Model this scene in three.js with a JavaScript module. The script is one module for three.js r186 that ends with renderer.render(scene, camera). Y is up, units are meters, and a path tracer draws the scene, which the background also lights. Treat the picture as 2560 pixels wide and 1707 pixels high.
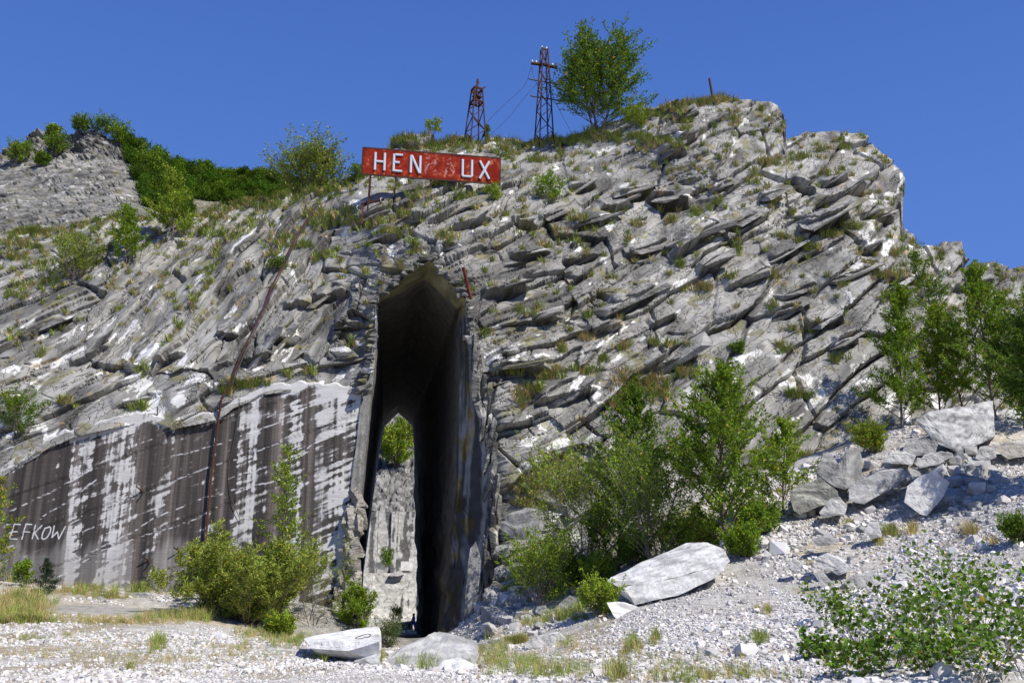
import * as THREE from 'three';
import { mergeGeometries, mergeVertices } from 'three/addons/utils/BufferGeometryUtils.js';
import { ConvexGeometry } from 'three/addons/geometries/ConvexGeometry.js';
import { MarchingCubes } from 'three/addons/objects/MarchingCubes.js';

// ------------------------------------------------------------------ camera, sky, sun, exposure
const scene = new THREE.Scene();
const F = 2400, PITCH = 14.9 * Math.PI / 180, EYE = 1.7;
const camera = new THREE.PerspectiveCamera(2 * Math.atan(853.5 / F) * 180 / Math.PI, 1024 / 682, 0.1, 3000);
camera.position.set(0, EYE, 0);
camera.rotation.set(PITCH, 0, 0);
const SUN = new THREE.Vector3(0.50, 0.76, 0.42).normalize();
const renderer = new THREE.WebGLRenderer({ antialias: true });
renderer.setSize(1024, 682);
renderer.toneMapping = THREE.LinearToneMapping;
renderer.toneMappingExposure = 1.2;
renderer.shadowMap.enabled = true;
{
  const w = 512, h = 256, d = new Float32Array(w * h * 4);
  for (let j = 0; j < h; j++) {
    const el = ((j + 0.5) / h - 0.5) * 180;                       // elevation in degrees
    const t = Math.max(0, Math.min(1, (el - 2) / 38)), q = Math.max(0, Math.min(1, (el - 40) / 50));
    const c = [0.118, 0.250, 0.650].map((v, k) => (v * (1 - t) + [0.044, 0.115, 0.405][k] * t) * (1 - 0.3 * q));
    for (let i = 0; i < w; i++) { const o = (j * w + i) * 4; d[o] = c[0]; d[o + 1] = c[1]; d[o + 2] = c[2]; d[o + 3] = 1; }
  }
  const sky = new THREE.DataTexture(d, w, h, THREE.RGBAFormat, THREE.FloatType);
  sky.mapping = THREE.EquirectangularReflectionMapping;
  sky.magFilter = THREE.LinearFilter; sky.needsUpdate = true;
  scene.background = sky; scene.environment = sky;
}
const sun = new THREE.DirectionalLight(new THREE.Color().setRGB(1, 0.955, 0.875), 5.0);
sun.position.copy(SUN).multiplyScalar(160).add(new THREE.Vector3(0, 0, -50));
sun.target.position.set(0, 0, -50);
sun.castShadow = true; sun.shadow.mapSize.set(4096, 4096);
Object.assign(sun.shadow.camera, { left: -90, right: 90, top: 90, bottom: -90, near: 1, far: 420 });
scene.add(sun, sun.target);

// ------------------------------------------------------------------ helpers
const lerp = (a, b, t) => a + (b - a) * t, clamp = (x, a = 0, b = 1) => x < a ? a : x > b ? b : x;
const sstep = (a, b, x) => { const t = clamp((x - a) / (b - a)); return t * t * (3 - 2 * t); };
function rng(seed) { let s = seed >>> 0; return () => { s = (s + 0x6D2B79F5) >>> 0; let t = s; t = Math.imul(t ^ t >>> 15, t | 1); t ^= t + Math.imul(t ^ t >>> 7, t | 61); return ((t ^ t >>> 14) >>> 0) / 4294967296; }; }
function hash(x, y, z) { let h = Math.imul(x | 0, 374761393) + Math.imul(y | 0, 668265263) + Math.imul(z | 0, 2147483647 - 61); h = Math.imul(h ^ h >>> 13, 1274126177); h ^= h >>> 16; h = Math.imul(h, 2246822519); return ((h ^ h >>> 15) >>> 0) / 4294967296; }
function vn3(x, y, z) {
  const xi = Math.floor(x), yi = Math.floor(y), zi = Math.floor(z); let u = x - xi, v = y - yi, w = z - zi;
  u = u * u * (3 - 2 * u); v = v * v * (3 - 2 * v); w = w * w * (3 - 2 * w);
  const a = lerp(lerp(hash(xi, yi, zi), hash(xi + 1, yi, zi), u), lerp(hash(xi, yi + 1, zi), hash(xi + 1, yi + 1, zi), u), v);
  const b = lerp(lerp(hash(xi, yi, zi + 1), hash(xi + 1, yi, zi + 1), u), lerp(hash(xi, yi + 1, zi + 1), hash(xi + 1, yi + 1, zi + 1), u), v);
  return lerp(a, b, w);
}
function vn2(x, y, s = 0) {
  const xi = Math.floor(x), yi = Math.floor(y); let u = x - xi, v = y - yi; u = u * u * (3 - 2 * u); v = v * v * (3 - 2 * v);
  return lerp(lerp(hash(xi, yi, s), hash(xi + 1, yi, s), u), lerp(hash(xi, yi + 1, s), hash(xi + 1, yi + 1, s), u), v);
}
function fbm2(x, y, o = 4, s = 0) { let a = 0, k = 0.5, n = 0; for (let i = 0; i < o; i++) { a += k * vn2(x, y, s + i * 17); n += k; x = x * 2.03 + 11.3; y = y * 2.03 + 7.7; k *= 0.5; } return a / n; }
function fbm3(x, y, z, o = 3) { let a = 0, k = 0.5, n = 0; for (let i = 0; i < o; i++) { a += k * vn3(x, y, z); n += k; x = x * 2.03 + 5.1; y = y * 2.03 + 9.2; z = z * 2.03 + 3.3; k *= 0.5; } return a / n; }
// anisotropic-cell helper: nearest jittered cell centre; returns into VC
const VC = { d1: 0, d2: 0, cx: 0, cy: 0, h: 0, h2: 0, h3: 0 };
function cells(x, y, s) {
  const xi = Math.floor(x), yi = Math.floor(y); let d1 = 9, d2 = 9, bx = 0, by = 0, ix = 0, iy = 0;
  for (let j = -1; j < 2; j++) for (let i = -1; i < 2; i++) {
    const X = xi + i, Y = yi + j, px = X + 0.08 + 0.84 * hash(X, Y, s), py = Y + 0.08 + 0.84 * hash(X, Y, s + 1), dx = px - x, dy = py - y, d = dx * dx + dy * dy;
    if (d < d1) { d2 = d1; d1 = d; bx = px; by = py; ix = X; iy = Y; } else if (d < d2) d2 = d;
  }
  VC.d1 = Math.sqrt(d1); VC.d2 = Math.sqrt(d2); VC.cx = bx; VC.cy = by; VC.h = hash(ix, iy, s + 2); VC.h2 = hash(ix, iy, s + 3); VC.h3 = hash(ix, iy, s + 4);
  return VC;
}
// a point at the given distance in front of the viewpoint, for laying out the place from bearings measured in the photograph
const cP = Math.cos(PITCH), sP = Math.sin(PITCH);
function at(px, py, zd) { const x = (px - 1280) / F, y = (853.5 - py) / F, yy = y * cP + sP, zz = cP - y * sP, k = zd / zz; return new THREE.Vector3(x * k, EYE + yy * k, -zd); }
function toPx(p) { const y = p.y - EYE, z = -p.z, c = z * cP + y * sP, u = y * cP - z * sP; return [1280 + F * p.x / c, 853.5 - F * u / c]; }
function tps(pts, lam = 0) {           // pts: [x, y, value]; smooth surface through them
  const n = pts.length, m = n + 3, A = [];
  const U = r2 => r2 < 1e-12 ? 0 : 0.5 * r2 * Math.log(r2);
  for (let i = 0; i < m; i++) A.push(new Float64Array(m + 1));
  for (let i = 0; i < n; i++) {
    for (let j = 0; j < n; j++) A[i][j] = U((pts[i][0] - pts[j][0]) ** 2 + (pts[i][1] - pts[j][1]) ** 2) + (i === j ? lam : 0);
    A[i][n] = A[n][i] = 1; A[i][n + 1] = A[n + 1][i] = pts[i][0]; A[i][n + 2] = A[n + 2][i] = pts[i][1]; A[i][m] = pts[i][2];
  }
  for (let c = 0; c < m; c++) {
    let p = c; for (let r = c + 1; r < m; r++) if (Math.abs(A[r][c]) > Math.abs(A[p][c])) p = r;
    [A[c], A[p]] = [A[p], A[c]];
    for (let r = 0; r < m; r++) if (r !== c) { const f = A[r][c] / A[c][c]; if (f) for (let k = c; k <= m; k++) A[r][k] -= f * A[c][k]; }
  }
  const w = A.map((r, i) => r[m] / r[i]);
  return (x, y) => { let v = w[n] + w[n + 1] * x + w[n + 2] * y; for (let i = 0; i < n; i++) { const dx = x - pts[i][0], dy = y - pts[i][1], r2 = dx * dx + dy * dy; if (r2 > 1e-12) v += w[i] * 0.5 * r2 * Math.log(r2); } return v; };
}
function poly(pts) { return x => { if (x <= pts[0][0]) return pts[0][1]; for (let i = 1; i < pts.length; i++) if (x <= pts[i][0]) { const a = pts[i - 1], b = pts[i]; return lerp(a[1], b[1], (x - a[0]) / (b[0] - a[0] || 1)); } return pts[pts.length - 1][1]; }; }
function inside(P, x, y) { let c = false; for (let i = 0, j = P.length - 1; i < P.length; j = i++) { const a = P[i], b = P[j]; if ((a[1] > y) !== (b[1] > y) && x < (b[0] - a[0]) * (y - a[1]) / (b[1] - a[1]) + a[0]) c = !c; } return c; }
function distPoly(P, x, y) { let m = 1e9; for (let i = 0; i < P.length - 1; i++) { const [ax, ay] = P[i], [bx, by] = P[i + 1], dx = bx - ax, dy = by - ay, t = clamp(((x - ax) * dx + (y - ay) * dy) / (dx * dx + dy * dy)), ex = ax + t * dx - x, ey = ay + t * dy - y; m = Math.min(m, ex * ex + ey * ey); } return Math.sqrt(m); }
const taken = {};
function numbered(n) { taken[n] = (taken[n] || 0) + 1; return taken[n] === 1 ? n : n + '_' + String(taken[n] - 1).padStart(3, '0'); }
function geoOf(pos, idx, col, uv) {
  const g = new THREE.BufferGeometry();
  g.setAttribute('position', new THREE.BufferAttribute(pos instanceof Float32Array ? pos : new Float32Array(pos), 3));
  if (col) g.setAttribute('color', new THREE.BufferAttribute(col instanceof Float32Array ? col : new Float32Array(col), 3));
  if (uv) g.setAttribute('uv', new THREE.BufferAttribute(uv instanceof Float32Array ? uv : new Float32Array(uv), 2));
  if (idx) g.setIndex(new THREE.BufferAttribute(idx instanceof Uint32Array ? idx : new Uint32Array(idx), 1));
  g.computeVertexNormals(); return g;
}
function mesh(name, geo, mat, parent = scene) { const m = new THREE.Mesh(geo, mat); m.name = parent === scene ? numbered(name) : name; m.castShadow = m.receiveShadow = true; parent.add(m); return m; }
function struct(name, geo, mat) { const m = mesh(name, geo, mat); m.userData = { kind: 'structure', label: name }; return m; }
function tag(o, label, category, group) { o.userData.label = label; o.userData.category = category; if (group) o.userData.group = group; return o; }
function stuff(o, label, category) { o.userData.kind = 'stuff'; o.userData.label = label; o.userData.category = category; return o; }
function thing(name, p, label, category, group) { const g = new THREE.Group(); g.name = numbered(name); g.position.copy(p); scene.add(g); return tag(g, label, category, group); }
// fine tileable mottling used on all stone: colour grain and relief
function grain(size, seed, f) { const d = new Uint8Array(size * size * 4); for (let j = 0; j < size; j++) for (let i = 0; i < size; i++) { const c = f(i / size, j / size), o = (j * size + i) * 4; d[o] = clamp(c[0]) * 255; d[o + 1] = clamp(c[1]) * 255; d[o + 2] = clamp(c[2]) * 255; d[o + 3] = 255; } const t = new THREE.DataTexture(d, size, size, THREE.RGBAFormat); t.wrapS = t.wrapT = THREE.RepeatWrapping; t.magFilter = THREE.LinearFilter; t.minFilter = THREE.LinearMipmapLinearFilter; t.generateMipmaps = true; t.needsUpdate = true; return t; }
function tn(x, y, n, s) { const m = (a) => ((a % n) + n) % n, xi = Math.floor(x * n), yi = Math.floor(y * n); let u = x * n - xi, v = y * n - yi; u = u * u * (3 - 2 * u); v = v * v * (3 - 2 * v); const h = (a, b) => hash(m(a), m(b), s); return lerp(lerp(h(xi, yi), h(xi + 1, yi), u), lerp(h(xi, yi + 1), h(xi + 1, yi + 1), u), v); }
function tfbm(x, y, n, o, s) { let a = 0, k = 0.5, t = 0; for (let i = 0; i < o; i++) { a += k * tn(x, y, n, s + i); t += k; n *= 2; k *= 0.55; } return a / t; }
const stoneTex = grain(1024, 1, (u, v) => { const a = tfbm(u, v, 12, 6, 40), b = tn(u, v, 300, 90), g = 0.70 + 0.46 * a + (b > 0.93 ? -0.16 : 0) + (b < 0.05 ? 0.1 : 0); return [g, g, g * 0.995]; });
stoneTex.colorSpace = THREE.SRGBColorSpace;
const stoneBump = grain(1024, 2, (u, v) => { const a = tfbm(u, v, 10, 7, 140), r = 1 - Math.abs(tfbm(u, v, 16, 5, 240) * 2 - 1), g = 0.6 * a + 0.4 * r; return [g, g, g]; });
// bedded stone: the grain runs along the strata (u), with fine broken cracks
function tn2(x, y, nx, ny, s) { const m = (a, n) => ((a % n) + n) % n, xi = Math.floor(x * nx), yi = Math.floor(y * ny); let u = x * nx - xi, v = y * ny - yi; u = u * u * (3 - 2 * u); v = v * v * (3 - 2 * v); const h = (a, b) => hash(m(a, nx), m(b, ny), s); return lerp(lerp(h(xi, yi), h(xi + 1, yi), u), lerp(h(xi, yi + 1), h(xi + 1, yi + 1), u), v); }
function tf2(x, y, nx, ny, o, s) { let a = 0, k = 0.5, t = 0; for (let i = 0; i < o; i++) { a += k * tn2(x, y, nx, ny, s + i); t += k; nx *= 2; ny *= 2; k *= 0.55; } return a / t; }
const bedTex = grain(1024, 8, (u, v) => { const a = tf2(u, v, 5, 14, 6, 1340), b = tn(u, v, 300, 90), g = 0.66 + 0.56 * a + (b > 0.94 ? -0.14 : 0); return [g, g, g * 0.99]; });
bedTex.colorSpace = THREE.SRGBColorSpace;
const bedBump = grain(1024, 9, (u, v) => { const a = tf2(u, v, 8, 22, 6, 1440), r1 = Math.abs(tf2(u, v, 4, 13, 5, 1540) * 2 - 1), r2 = Math.abs(tf2(u, v, 7, 9, 5, 1640) * 2 - 1), cr = Math.min(sstep(0, 0.035, r1), 0.35 + 0.65 * sstep(0, 0.03, r2)), st = tn2(u, v, 10, 60, 1740); const g = (0.45 + 0.4 * a + 0.15 * (st > 0.5 ? 1 : 0)) * (0.25 + 0.75 * cr); return [g, g, g]; });
const rockMat = new THREE.MeshStandardMaterial({ vertexColors: true, map: bedTex, bumpMap: bedBump, bumpScale: 0.22, roughness: 0.95 });
const flatRockMat = new THREE.MeshStandardMaterial({ vertexColors: true, map: stoneTex, bumpMap: stoneBump, bumpScale: 0.06, roughness: 0.9 });
// ------------------------------------------------------------------ cliff
const crestY = poly([[-300, 620], [0, 575], [150, 560], [300, 535], [450, 545], [540, 512], [600, 498], [680, 490], [760, 482], [830, 462], [880, 440], [935, 415], [985, 352], [1040, 346], [1120, 340], [1165, 332], [1200, 350], [1230, 338], [1290, 345], [1318, 352], [1340, 340], [1400, 340], [1440, 335], [1490, 318], [1560, 290], [1610, 276], [1660, 262], [1700, 248], [1770, 240], [1800, 237], [1840, 243], [1870, 247], [1930, 252], [1945, 262], [1964, 285], [1966, 310], [1960, 345], [1985, 338], [2020, 326], [2070, 323], [2150, 328], [2175, 333], [2185, 352], [2210, 378], [2235, 405], [2255, 430], [2262, 450], [2263, 500], [2264, 560], [2292, 578], [2296, 606], [2320, 612], [2350, 616], [2365, 600], [2410, 602], [2416, 640], [2440, 655], [2480, 652], [2520, 668], [2560, 660], [2700, 690], [2860, 720]]);
const wallTop = poly([[-300, 1275], [0, 1167], [40, 1138], [71, 1123], [120, 1092], [180, 1068], [260, 1052], [330, 1036], [366, 1028], [426, 1052], [541, 1025], [579, 997], [656, 962], [749, 953], [860, 962], [896, 968], [905, 975]]);
const CLIFF_CTL = [[-300, 1290, 54], [0, 1170, 52.9], [200, 1065, 52.6], [450, 1040, 52.2], [700, 958, 51.9], [870, 960, 51.7],
  [-300, 900, 62], [-300, 620, 78], [0, 850, 61], [0, 600, 75], [150, 700, 68], [300, 850, 60], [300, 640, 69], [300, 545, 77], [520, 780, 60], [520, 640, 67], [520, 520, 77], [700, 760, 58.5], [700, 600, 66], [700, 490, 76],
  [830, 850, 55], [870, 700, 58.5], [900, 560, 62.5], [910, 500, 64.5], [950, 430, 70], [1000, 350, 77],
  [904, 983, 51.5], [879, 1200, 50.9], [858, 1400, 50.5], [846, 1620, 50], [938, 760, 53.4], [1073, 645, 54.6], [1166, 752, 53], [1205, 1000, 51.2], [1222, 1150, 50.6], [1240, 1300, 50], [1240, 1600, 48.5],
  [1075, 560, 58.5], [1077, 488, 63.5], [1200, 470, 65.5], [1110, 400, 71], [1200, 350, 77], [1300, 430, 69], [1300, 350, 77],
  [1400, 1200, 50.5], [1400, 1000, 52.5], [1400, 850, 55], [1400, 700, 58], [1400, 550, 63], [1430, 345, 76], [1520, 300, 76], [1550, 450, 67],
  [1650, 1200, 51.5], [1700, 950, 55], [1700, 750, 58.5], [1700, 560, 63], [1690, 480, 66.5], [1700, 400, 67], [1700, 300, 70], [1750, 245, 73],
  [2000, 1100, 53], [2000, 900, 56.5], [2000, 700, 60], [2000, 540, 63.5], [2000, 420, 66.5], [2060, 330, 71], [1930, 270, 72], [1950, 340, 70],
  [2230, 900, 57], [2230, 720, 60], [2230, 600, 63], [2230, 480, 66], [2200, 390, 69], [2262, 560, 66],
  [2420, 1000, 56], [2420, 800, 60], [2420, 670, 65], [2600, 1000, 56], [2600, 800, 60], [2600, 690, 65], [2860, 1000, 58], [2860, 740, 66],
  [1500, 1500, 48], [2000, 1500, 48], [2860, 1500, 48]];

const cliffTps = tps(CLIFF_CTL.map(([x, y, z]) => [x / 1000, y / 1000, 50 + (z - 50) * 0.62]), 0.0004);
const cliffZ = (px, py) => cliffTps(px / 1000, py / 1000);
// tunnel mouth, from the outer arris inwards, then the far mouth (bearings and distances measured in the photograph)
const RING = [
  [[846, 1620], [858, 1400], [879, 1200], [893, 1097], [904, 983], [923, 925], [935, 849], [939, 752], [1000, 702], [1073, 650], [1120, 700], [1166, 752], [1178, 860], [1205, 1000], [1222, 1150], [1237, 1290], [1212, 1430], [1185, 1620]],
  [[862, 1620], [877, 1400], [898, 1200], [909, 1097], [920, 983], [931, 925], [939, 849], [942, 755], [1003, 716], [1070, 674], [1112, 718], [1156, 766], [1166, 880], [1178, 1000], [1182, 1150], [1178, 1290], [1160, 1440], [1142, 1620]],
  [[872, 1620], [886, 1400], [908, 1200], [918, 1097], [929, 983], [936, 930], [942, 845], [946, 758], [1005, 732], [1062, 698], [1105, 738], [1148, 778], [1150, 880], [1148, 1000], [1142, 1150], [1134, 1290], [1124, 1430], [1112, 1620]],
  [[893, 1610], [905, 1430], [935, 1200], [948, 1110], [955, 1078], [956, 1072], [957, 1068], [959, 1062], [975, 1045], [993, 1028], [1012, 1045], [1030, 1063], [1033, 1090], [1035, 1150], [1037, 1220], [1042, 1300], [1046, 1430], [1048, 1610]]];
const HOLE = RING[0];
const rightOf = poly(HOLE.slice(0, 8).map(([x, y]) => [y, x]).reverse());
const TH = [25, 52, 10, 27, 20].map(d => d * Math.PI / 180);
function zoneOf(px, py) {
  const w = (fbm2(px / 130, py / 130, 3, 5) - 0.5) * 260, q = px + w;
  if (q < 900 && py + w * 0.4 > 905) return 4;
  if (q < 230) return 0;
  if (q < 830) return 1;
  if (q < 1430) return py + w * 0.5 < 640 ? 4 : 2;
  return 3;
}
// ledges that stand out, with hollows below them: [px, py, length, slope in degrees, metres]
const LEDGE = [[1929, 500, 62, 8, 1.5], [2005, 466, 70, -30, 1.0], [2082, 462, 70, 10, 1.2], [2096, 500, 140, 20, 1.6], [2063, 556, 140, 18, 1.7], [2178, 534, 60, 30, 1.0], [2216, 545, 50, 0, 1.0], [1749, 606, 150, 36, 1.5], [1791, 660, 100, 30, 1.1], [1577, 760, 170, 28, 1.4], [1588, 486, 90, 15, 1.5], [1672, 505, 120, -12, 1.9], [2178, 620, 70, 8, 1.1], [1714, 345, 60, 12, 1.2], [1680, 380, 70, 5, 1.2], [1718, 286, 70, 20, 1.0], [1279, 925, 180, 3, 1.4], [1257, 728, 120, 10, 1.1], [866, 898, 90, 15, 0.9], [870, 812, 64, 8, 0.9], [1111, 626, 70, 10, 0.7], [821, 738, 80, 10, 1.0], [744, 760, 70, 15, 0.8], [710, 852, 84, 10, 1.0], [566, 836, 50, 5, 0.8], [1679, 908, 150, 12, 1.0], [1411, 992, 180, 14, 1.0], [2059, 813, 110, 12, 1.1], [2117, 860, 70, 10, 0.9], [1975, 780, 90, 15, 0.9], [1660, 800, 90, 25, 0.9], [1500, 830, 110, 15, 0.9], [1350, 800, 100, 12, 0.8], [1320, 640, 90, 8, 1.0], [1450, 650, 90, 10, 0.9], [1180, 560, 110, 16, 0.9], [1000, 560, 130, 22, 0.8], [1130, 530, 150, 20, 0.8], [960, 600, 80, 12, 0.8], [1310, 560, 60, -8, 1.2], [1390, 540, 80, 20, 0.9], [1480, 560, 110, 18, 1.0], [1620, 620, 110, 22, 1.0], [1860, 560, 90, 28, 1.0], [1870, 700, 120, 26, 0.8], [1960, 640, 90, 20, 0.8], [2000, 730, 100, 24, 0.7], [2130, 690, 120, 20, 0.7], [1540, 520, 90, 10, 1.0], [1460, 470, 80, 8, 0.8], [1800, 470, 60, 24, 0.9], [2260, 700, 90, 14, 0.8], [2340, 720, 80, 12, 0.8], [2440, 710, 90, 10, 0.8], [230, 880, 110, 24, 0.6], [110, 820, 120, 26, 0.6], [420, 900, 90, 20, 0.7], [640, 900, 90, 18, 0.7], [60, 1140, 90, 26, 0.6], [330, 1000, 110, 20, 0.5]];
for (const l of LEDGE) { l.c = Math.cos(l[3] * Math.PI / 180); l.s = Math.sin(l[3] * Math.PI / 180); }
const STRATA = [[2.9, 0.36, 81, 0.42, 0.05, 0.7], [1.05, 0.12, 82, 0.52, 0.09, 0.42], [0.42, 0.04, 83, 0.56, 0.2, 0.2]];
const INFO = { v: 0, cr: 0, id: 0 };
function relief(px, py, x, Y) {
  const z = zoneOf(px, py), th = TH[z], ct = Math.cos(th), st = Math.sin(th);
  const w1 = fbm2(x * 0.35, Y * 0.35, 3, 21) - 0.5, w2 = fbm2(x * 0.35 + 31, Y * 0.35, 3, 22) - 0.5;
  const X = x + 0.6 * w1, Z = Y + 0.45 * w2, a = X * ct + Z * st, b = -X * st + Z * ct;
  const calm = Math.max(sstep(1600, 1800, px) * sstep(540, 680, py), sstep(1800, 1900, px) * sstep(470, 400, py), 0.7 * sstep(1250, 1330, px) * sstep(860, 960, py)), rough = sstep(0.40, 0.70, fbm2(x * 0.16, Y * 0.22, 3, 33)) * (1 - 0.8 * calm);
  const B = z === 1, A = z === 0;
  let h = 0, cr = 0; const bigk = lerp(0.4, 1.2, sstep(0.36, 0.62, fbm2(x * 0.10 + 5, Y * 0.13, 3, 34)));
  const LA = B ? 9 : 6.5, LB = B ? 1.5 : 2.1;
  let c = cells(a / LA, b / LB, 100 + z), db = b / LB - c.cy, da = a / LA - c.cx;
  h += bigk * (B ? 0.55 : A ? 0.45 : 0.62) * (c.h * 0.55 - db * (0.1 + 0.6 * c.h2) + da * (c.h3 - 0.5) * 0.5);
  const id1 = c.h3; cr += 0.5 * sstep(0.05, 0.01, c.d2 - c.d1) * sstep(0.2, 0.5, c.h2);
  c = cells(a / 3.6 + 3.3, b / 0.62 + 1.7, 200 + z); db = b / 0.62 + 1.7 - c.cy; da = a / 3.6 + 3.3 - c.cx;
  const k2 = (B ? 0.05 : 0.05) + (B ? 0.12 : 0.22) * rough;
  h += k2 * (c.h * 0.75 - db * 0.5 * c.h2 + da * (c.h3 - 0.5) * 0.5); cr += 0.3 * sstep(0.07, 0.015, c.d2 - c.d1) * sstep(0.45, 0.7, c.h2) * (0.3 + 0.7 * rough);
  const id2 = c.h3;
  c = cells(a / 0.8 + 1.3, b / 0.24 + 4.7, 300 + z); db = b / 0.24 + 4.7 - c.cy;
  const k3 = 0.015 + (B ? 0.05 : 0.13) * rough * rough;
  h += k3 * (c.h - db * 0.8 * c.h2); cr += 0.10 * sstep(0.14, 0.02, c.d2 - c.d1) * rough * rough;
  h += 0.08 * (fbm2(a * 1.6, b * 4.2, 3, 61) - 0.5);
  for (const [lam, amp, sd, thr, gw, gd] of STRATA) {          // long bedding planes, undercut here and there
    if (B && lam < 1) continue; const q = b / lam + 0.55 * (fbm2(a * 0.10, b * 0.3, 2, sd) - 0.5), f = q - Math.floor(q), m = (lam < 2 ? 1 - 0.55 * calm : 1) * sstep(thr, thr + 0.16, fbm2(a * 0.22 + Math.floor(q) * 7.3, Math.floor(q) * 3.1, 3, sd + 9));
    h += bigk * amp * m * (1 - f) * 0.8; if (f > 1 - gw) h -= gd * m * sstep(1 - gw, 1 - gw * 0.4, f);
  }
  if (B) { const q = b / 2.6 + 0.5 * w1 * 2, f = q - Math.floor(q); h += 0.55 * (f < 0.82 ? (0.5 - f) * 0.9 : (f - 0.82) / 0.18 * 0.75 - 0.3); }
  for (const l of LEDGE) {
    const dx = px - l[0], dy = l[1] - py; if (dx > l[2] || dx < -l[2] || dy > l[2] || dy < -l[2]) continue;
    const u = (dx * l.c + dy * l.s) / (l[2] * 0.5) + w1 * 0.5, v = (-dx * l.s + dy * l.c) + w2 * 14 + 5 * (fbm2(px / 22, py / 60, 2, 71) - 0.5);
    const e = 1 - u * u; if (e <= 0) continue; const H = 14 + l[2] * 0.32 * (0.5 + 0.5 * e), dn = 5 + l[2] * 0.16 * e;
    if (v >= 0 && v < H) h += l[4] * 0.6 * (1 - v / H) * Math.min(1, e * 2.2); else if (v < 0 && v > -dn) h -= l[4] * 0.6 * (1 + v / dn) * Math.min(1, e * 2);
  }
  INFO.cr = cr; INFO.id = id1 * 0.6 + id2 * 0.4; INFO.z = z; INFO.a = a; INFO.b = b; INFO.rough = rough;
  return h - cr;
}
const DDIR = new THREE.Vector3(0.06, 0.16, 0.98).normalize();
const holeBox = (px, py) => px > 770 && px < 1330 && py > 560;
function cliffPoint(px, py, out = new THREE.Vector3()) {
  const zd = cliffZ(px, py), p = at(px, py, zd), Y = 0.87 * p.y - 0.5 * (zd - 50);
  let h = relief(px, py, p.x, Y), k = 1;
  if (holeBox(px, py)) { const d = inside(HOLE, px, py) ? 0 : distPoly(HOLE, px, py); k = sstep(0, 50, d); h = lerp(-0.05 + 0.12 * h, h, k); }
  const tw = sstep(-5, 45, py - wallTop(px)); // never in front of the sawn face below
  const kb = lerp(sstep(0, 90, wallTop(Math.min(px, 904)) - py), 1, sstep(850, 905, px)); h = lerp(-0.25 + 0.2 * h, h, kb);
  const j = (fbm3(p.x * 0.9, p.y * 0.9, p.z * 0.9, 3) - 0.5);
  out.copy(p).addScaledVector(DDIR, h - 0.35); out.x += j * 0.5 * k + (INFO.id - 0.5) * 0.35 * k * kb; out.y += (INFO.id - 0.5) * 0.3 * k * kb;
  return out;
}
const OCH = [0.50, 0.36, 0.17], WHT = [0.76, 0.75, 0.72];
function rockColor(px, py, p, o, i) {
  const a = INFO.a, b = INFO.b, n1 = fbm2(p.x * 0.22, p.y * 0.26, 3, 401), n2 = fbm2(a * 0.8, b * 2.6, 4, 402), n3 = fbm2(p.x * 1.7, p.y * 1.7 + p.z, 3, 403);
  let g = 0.295 + 0.24 * (n1 - 0.5) + 0.26 * (n2 - 0.5) + 0.10 * (n3 - 0.5) + 0.07 * (INFO.id - 0.5);
  // blackened weathering in the middle of the cliff, paler stone at the right
  const dk = Math.exp(-(((px - 1100) / 330) ** 2) - (((py - 740) / 190) ** 2));
  g *= 1 - 0.36 * dk; g += 0.05 * sstep(1700, 2250, px);
  const bl = sstep(0.56, 0.68, fbm2(a * 0.55 + 9, b * 1.3, 4, 404)); g *= 1 - 0.5 * bl;
  let r = g * 1.03, gg = g, bb = g * 0.925;
  const wreg = 0.10 * sstep(720, 980, py) * (px < 1000 ? 1 : 0.75) + 0.09 * Math.exp(-(((px - 250) / 90) ** 2) - (((py - 590) / 60) ** 2)) + 0.09 * Math.exp(-(((px - 2200) / 90) ** 2) - (((py - 640) / 60) ** 2)) + 0.10 * Math.exp(-(((px - 2240) / 40) ** 2) - (((py - 500) / 90) ** 2));
  const wn = fbm2(a * 0.9 + 40, b * 1.9, 5, 405) + wreg - 0.02 * (INFO.z === 1 ? 0 : 0.5), ws = sstep(0.712, 0.724, wn);
  r = lerp(r, WHT[0], ws); gg = lerp(gg, WHT[1], ws); bb = lerp(bb, WHT[2], ws);
  const oc = sstep(0.76, 0.84, fbm2(p.x * 0.6 + 70, p.y * 0.9, 4, 406)) * 0.5;
  r = lerp(r, OCH[0], oc); gg = lerp(gg, OCH[1], oc); bb = lerp(bb, OCH[2], oc);
  const ms = sstep(0.66, 0.71, fbm2(p.x * 1.1 + 20, p.y * 1.6, 5, 407) + 0.05 * (n1 - 0.5)) * 0.7;           // moss and dead grass roots
  r = lerp(r, 0.20, ms); gg = lerp(gg, 0.185, ms); bb = lerp(bb, 0.075, ms);
  o[i] = r; o[i + 1] = gg; o[i + 2] = bb;
}
const crestS = px => { let a = 0; for (let k = -8; k <= 8; k++) a += crestY(px + k * 22); return a / 17; };
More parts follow.
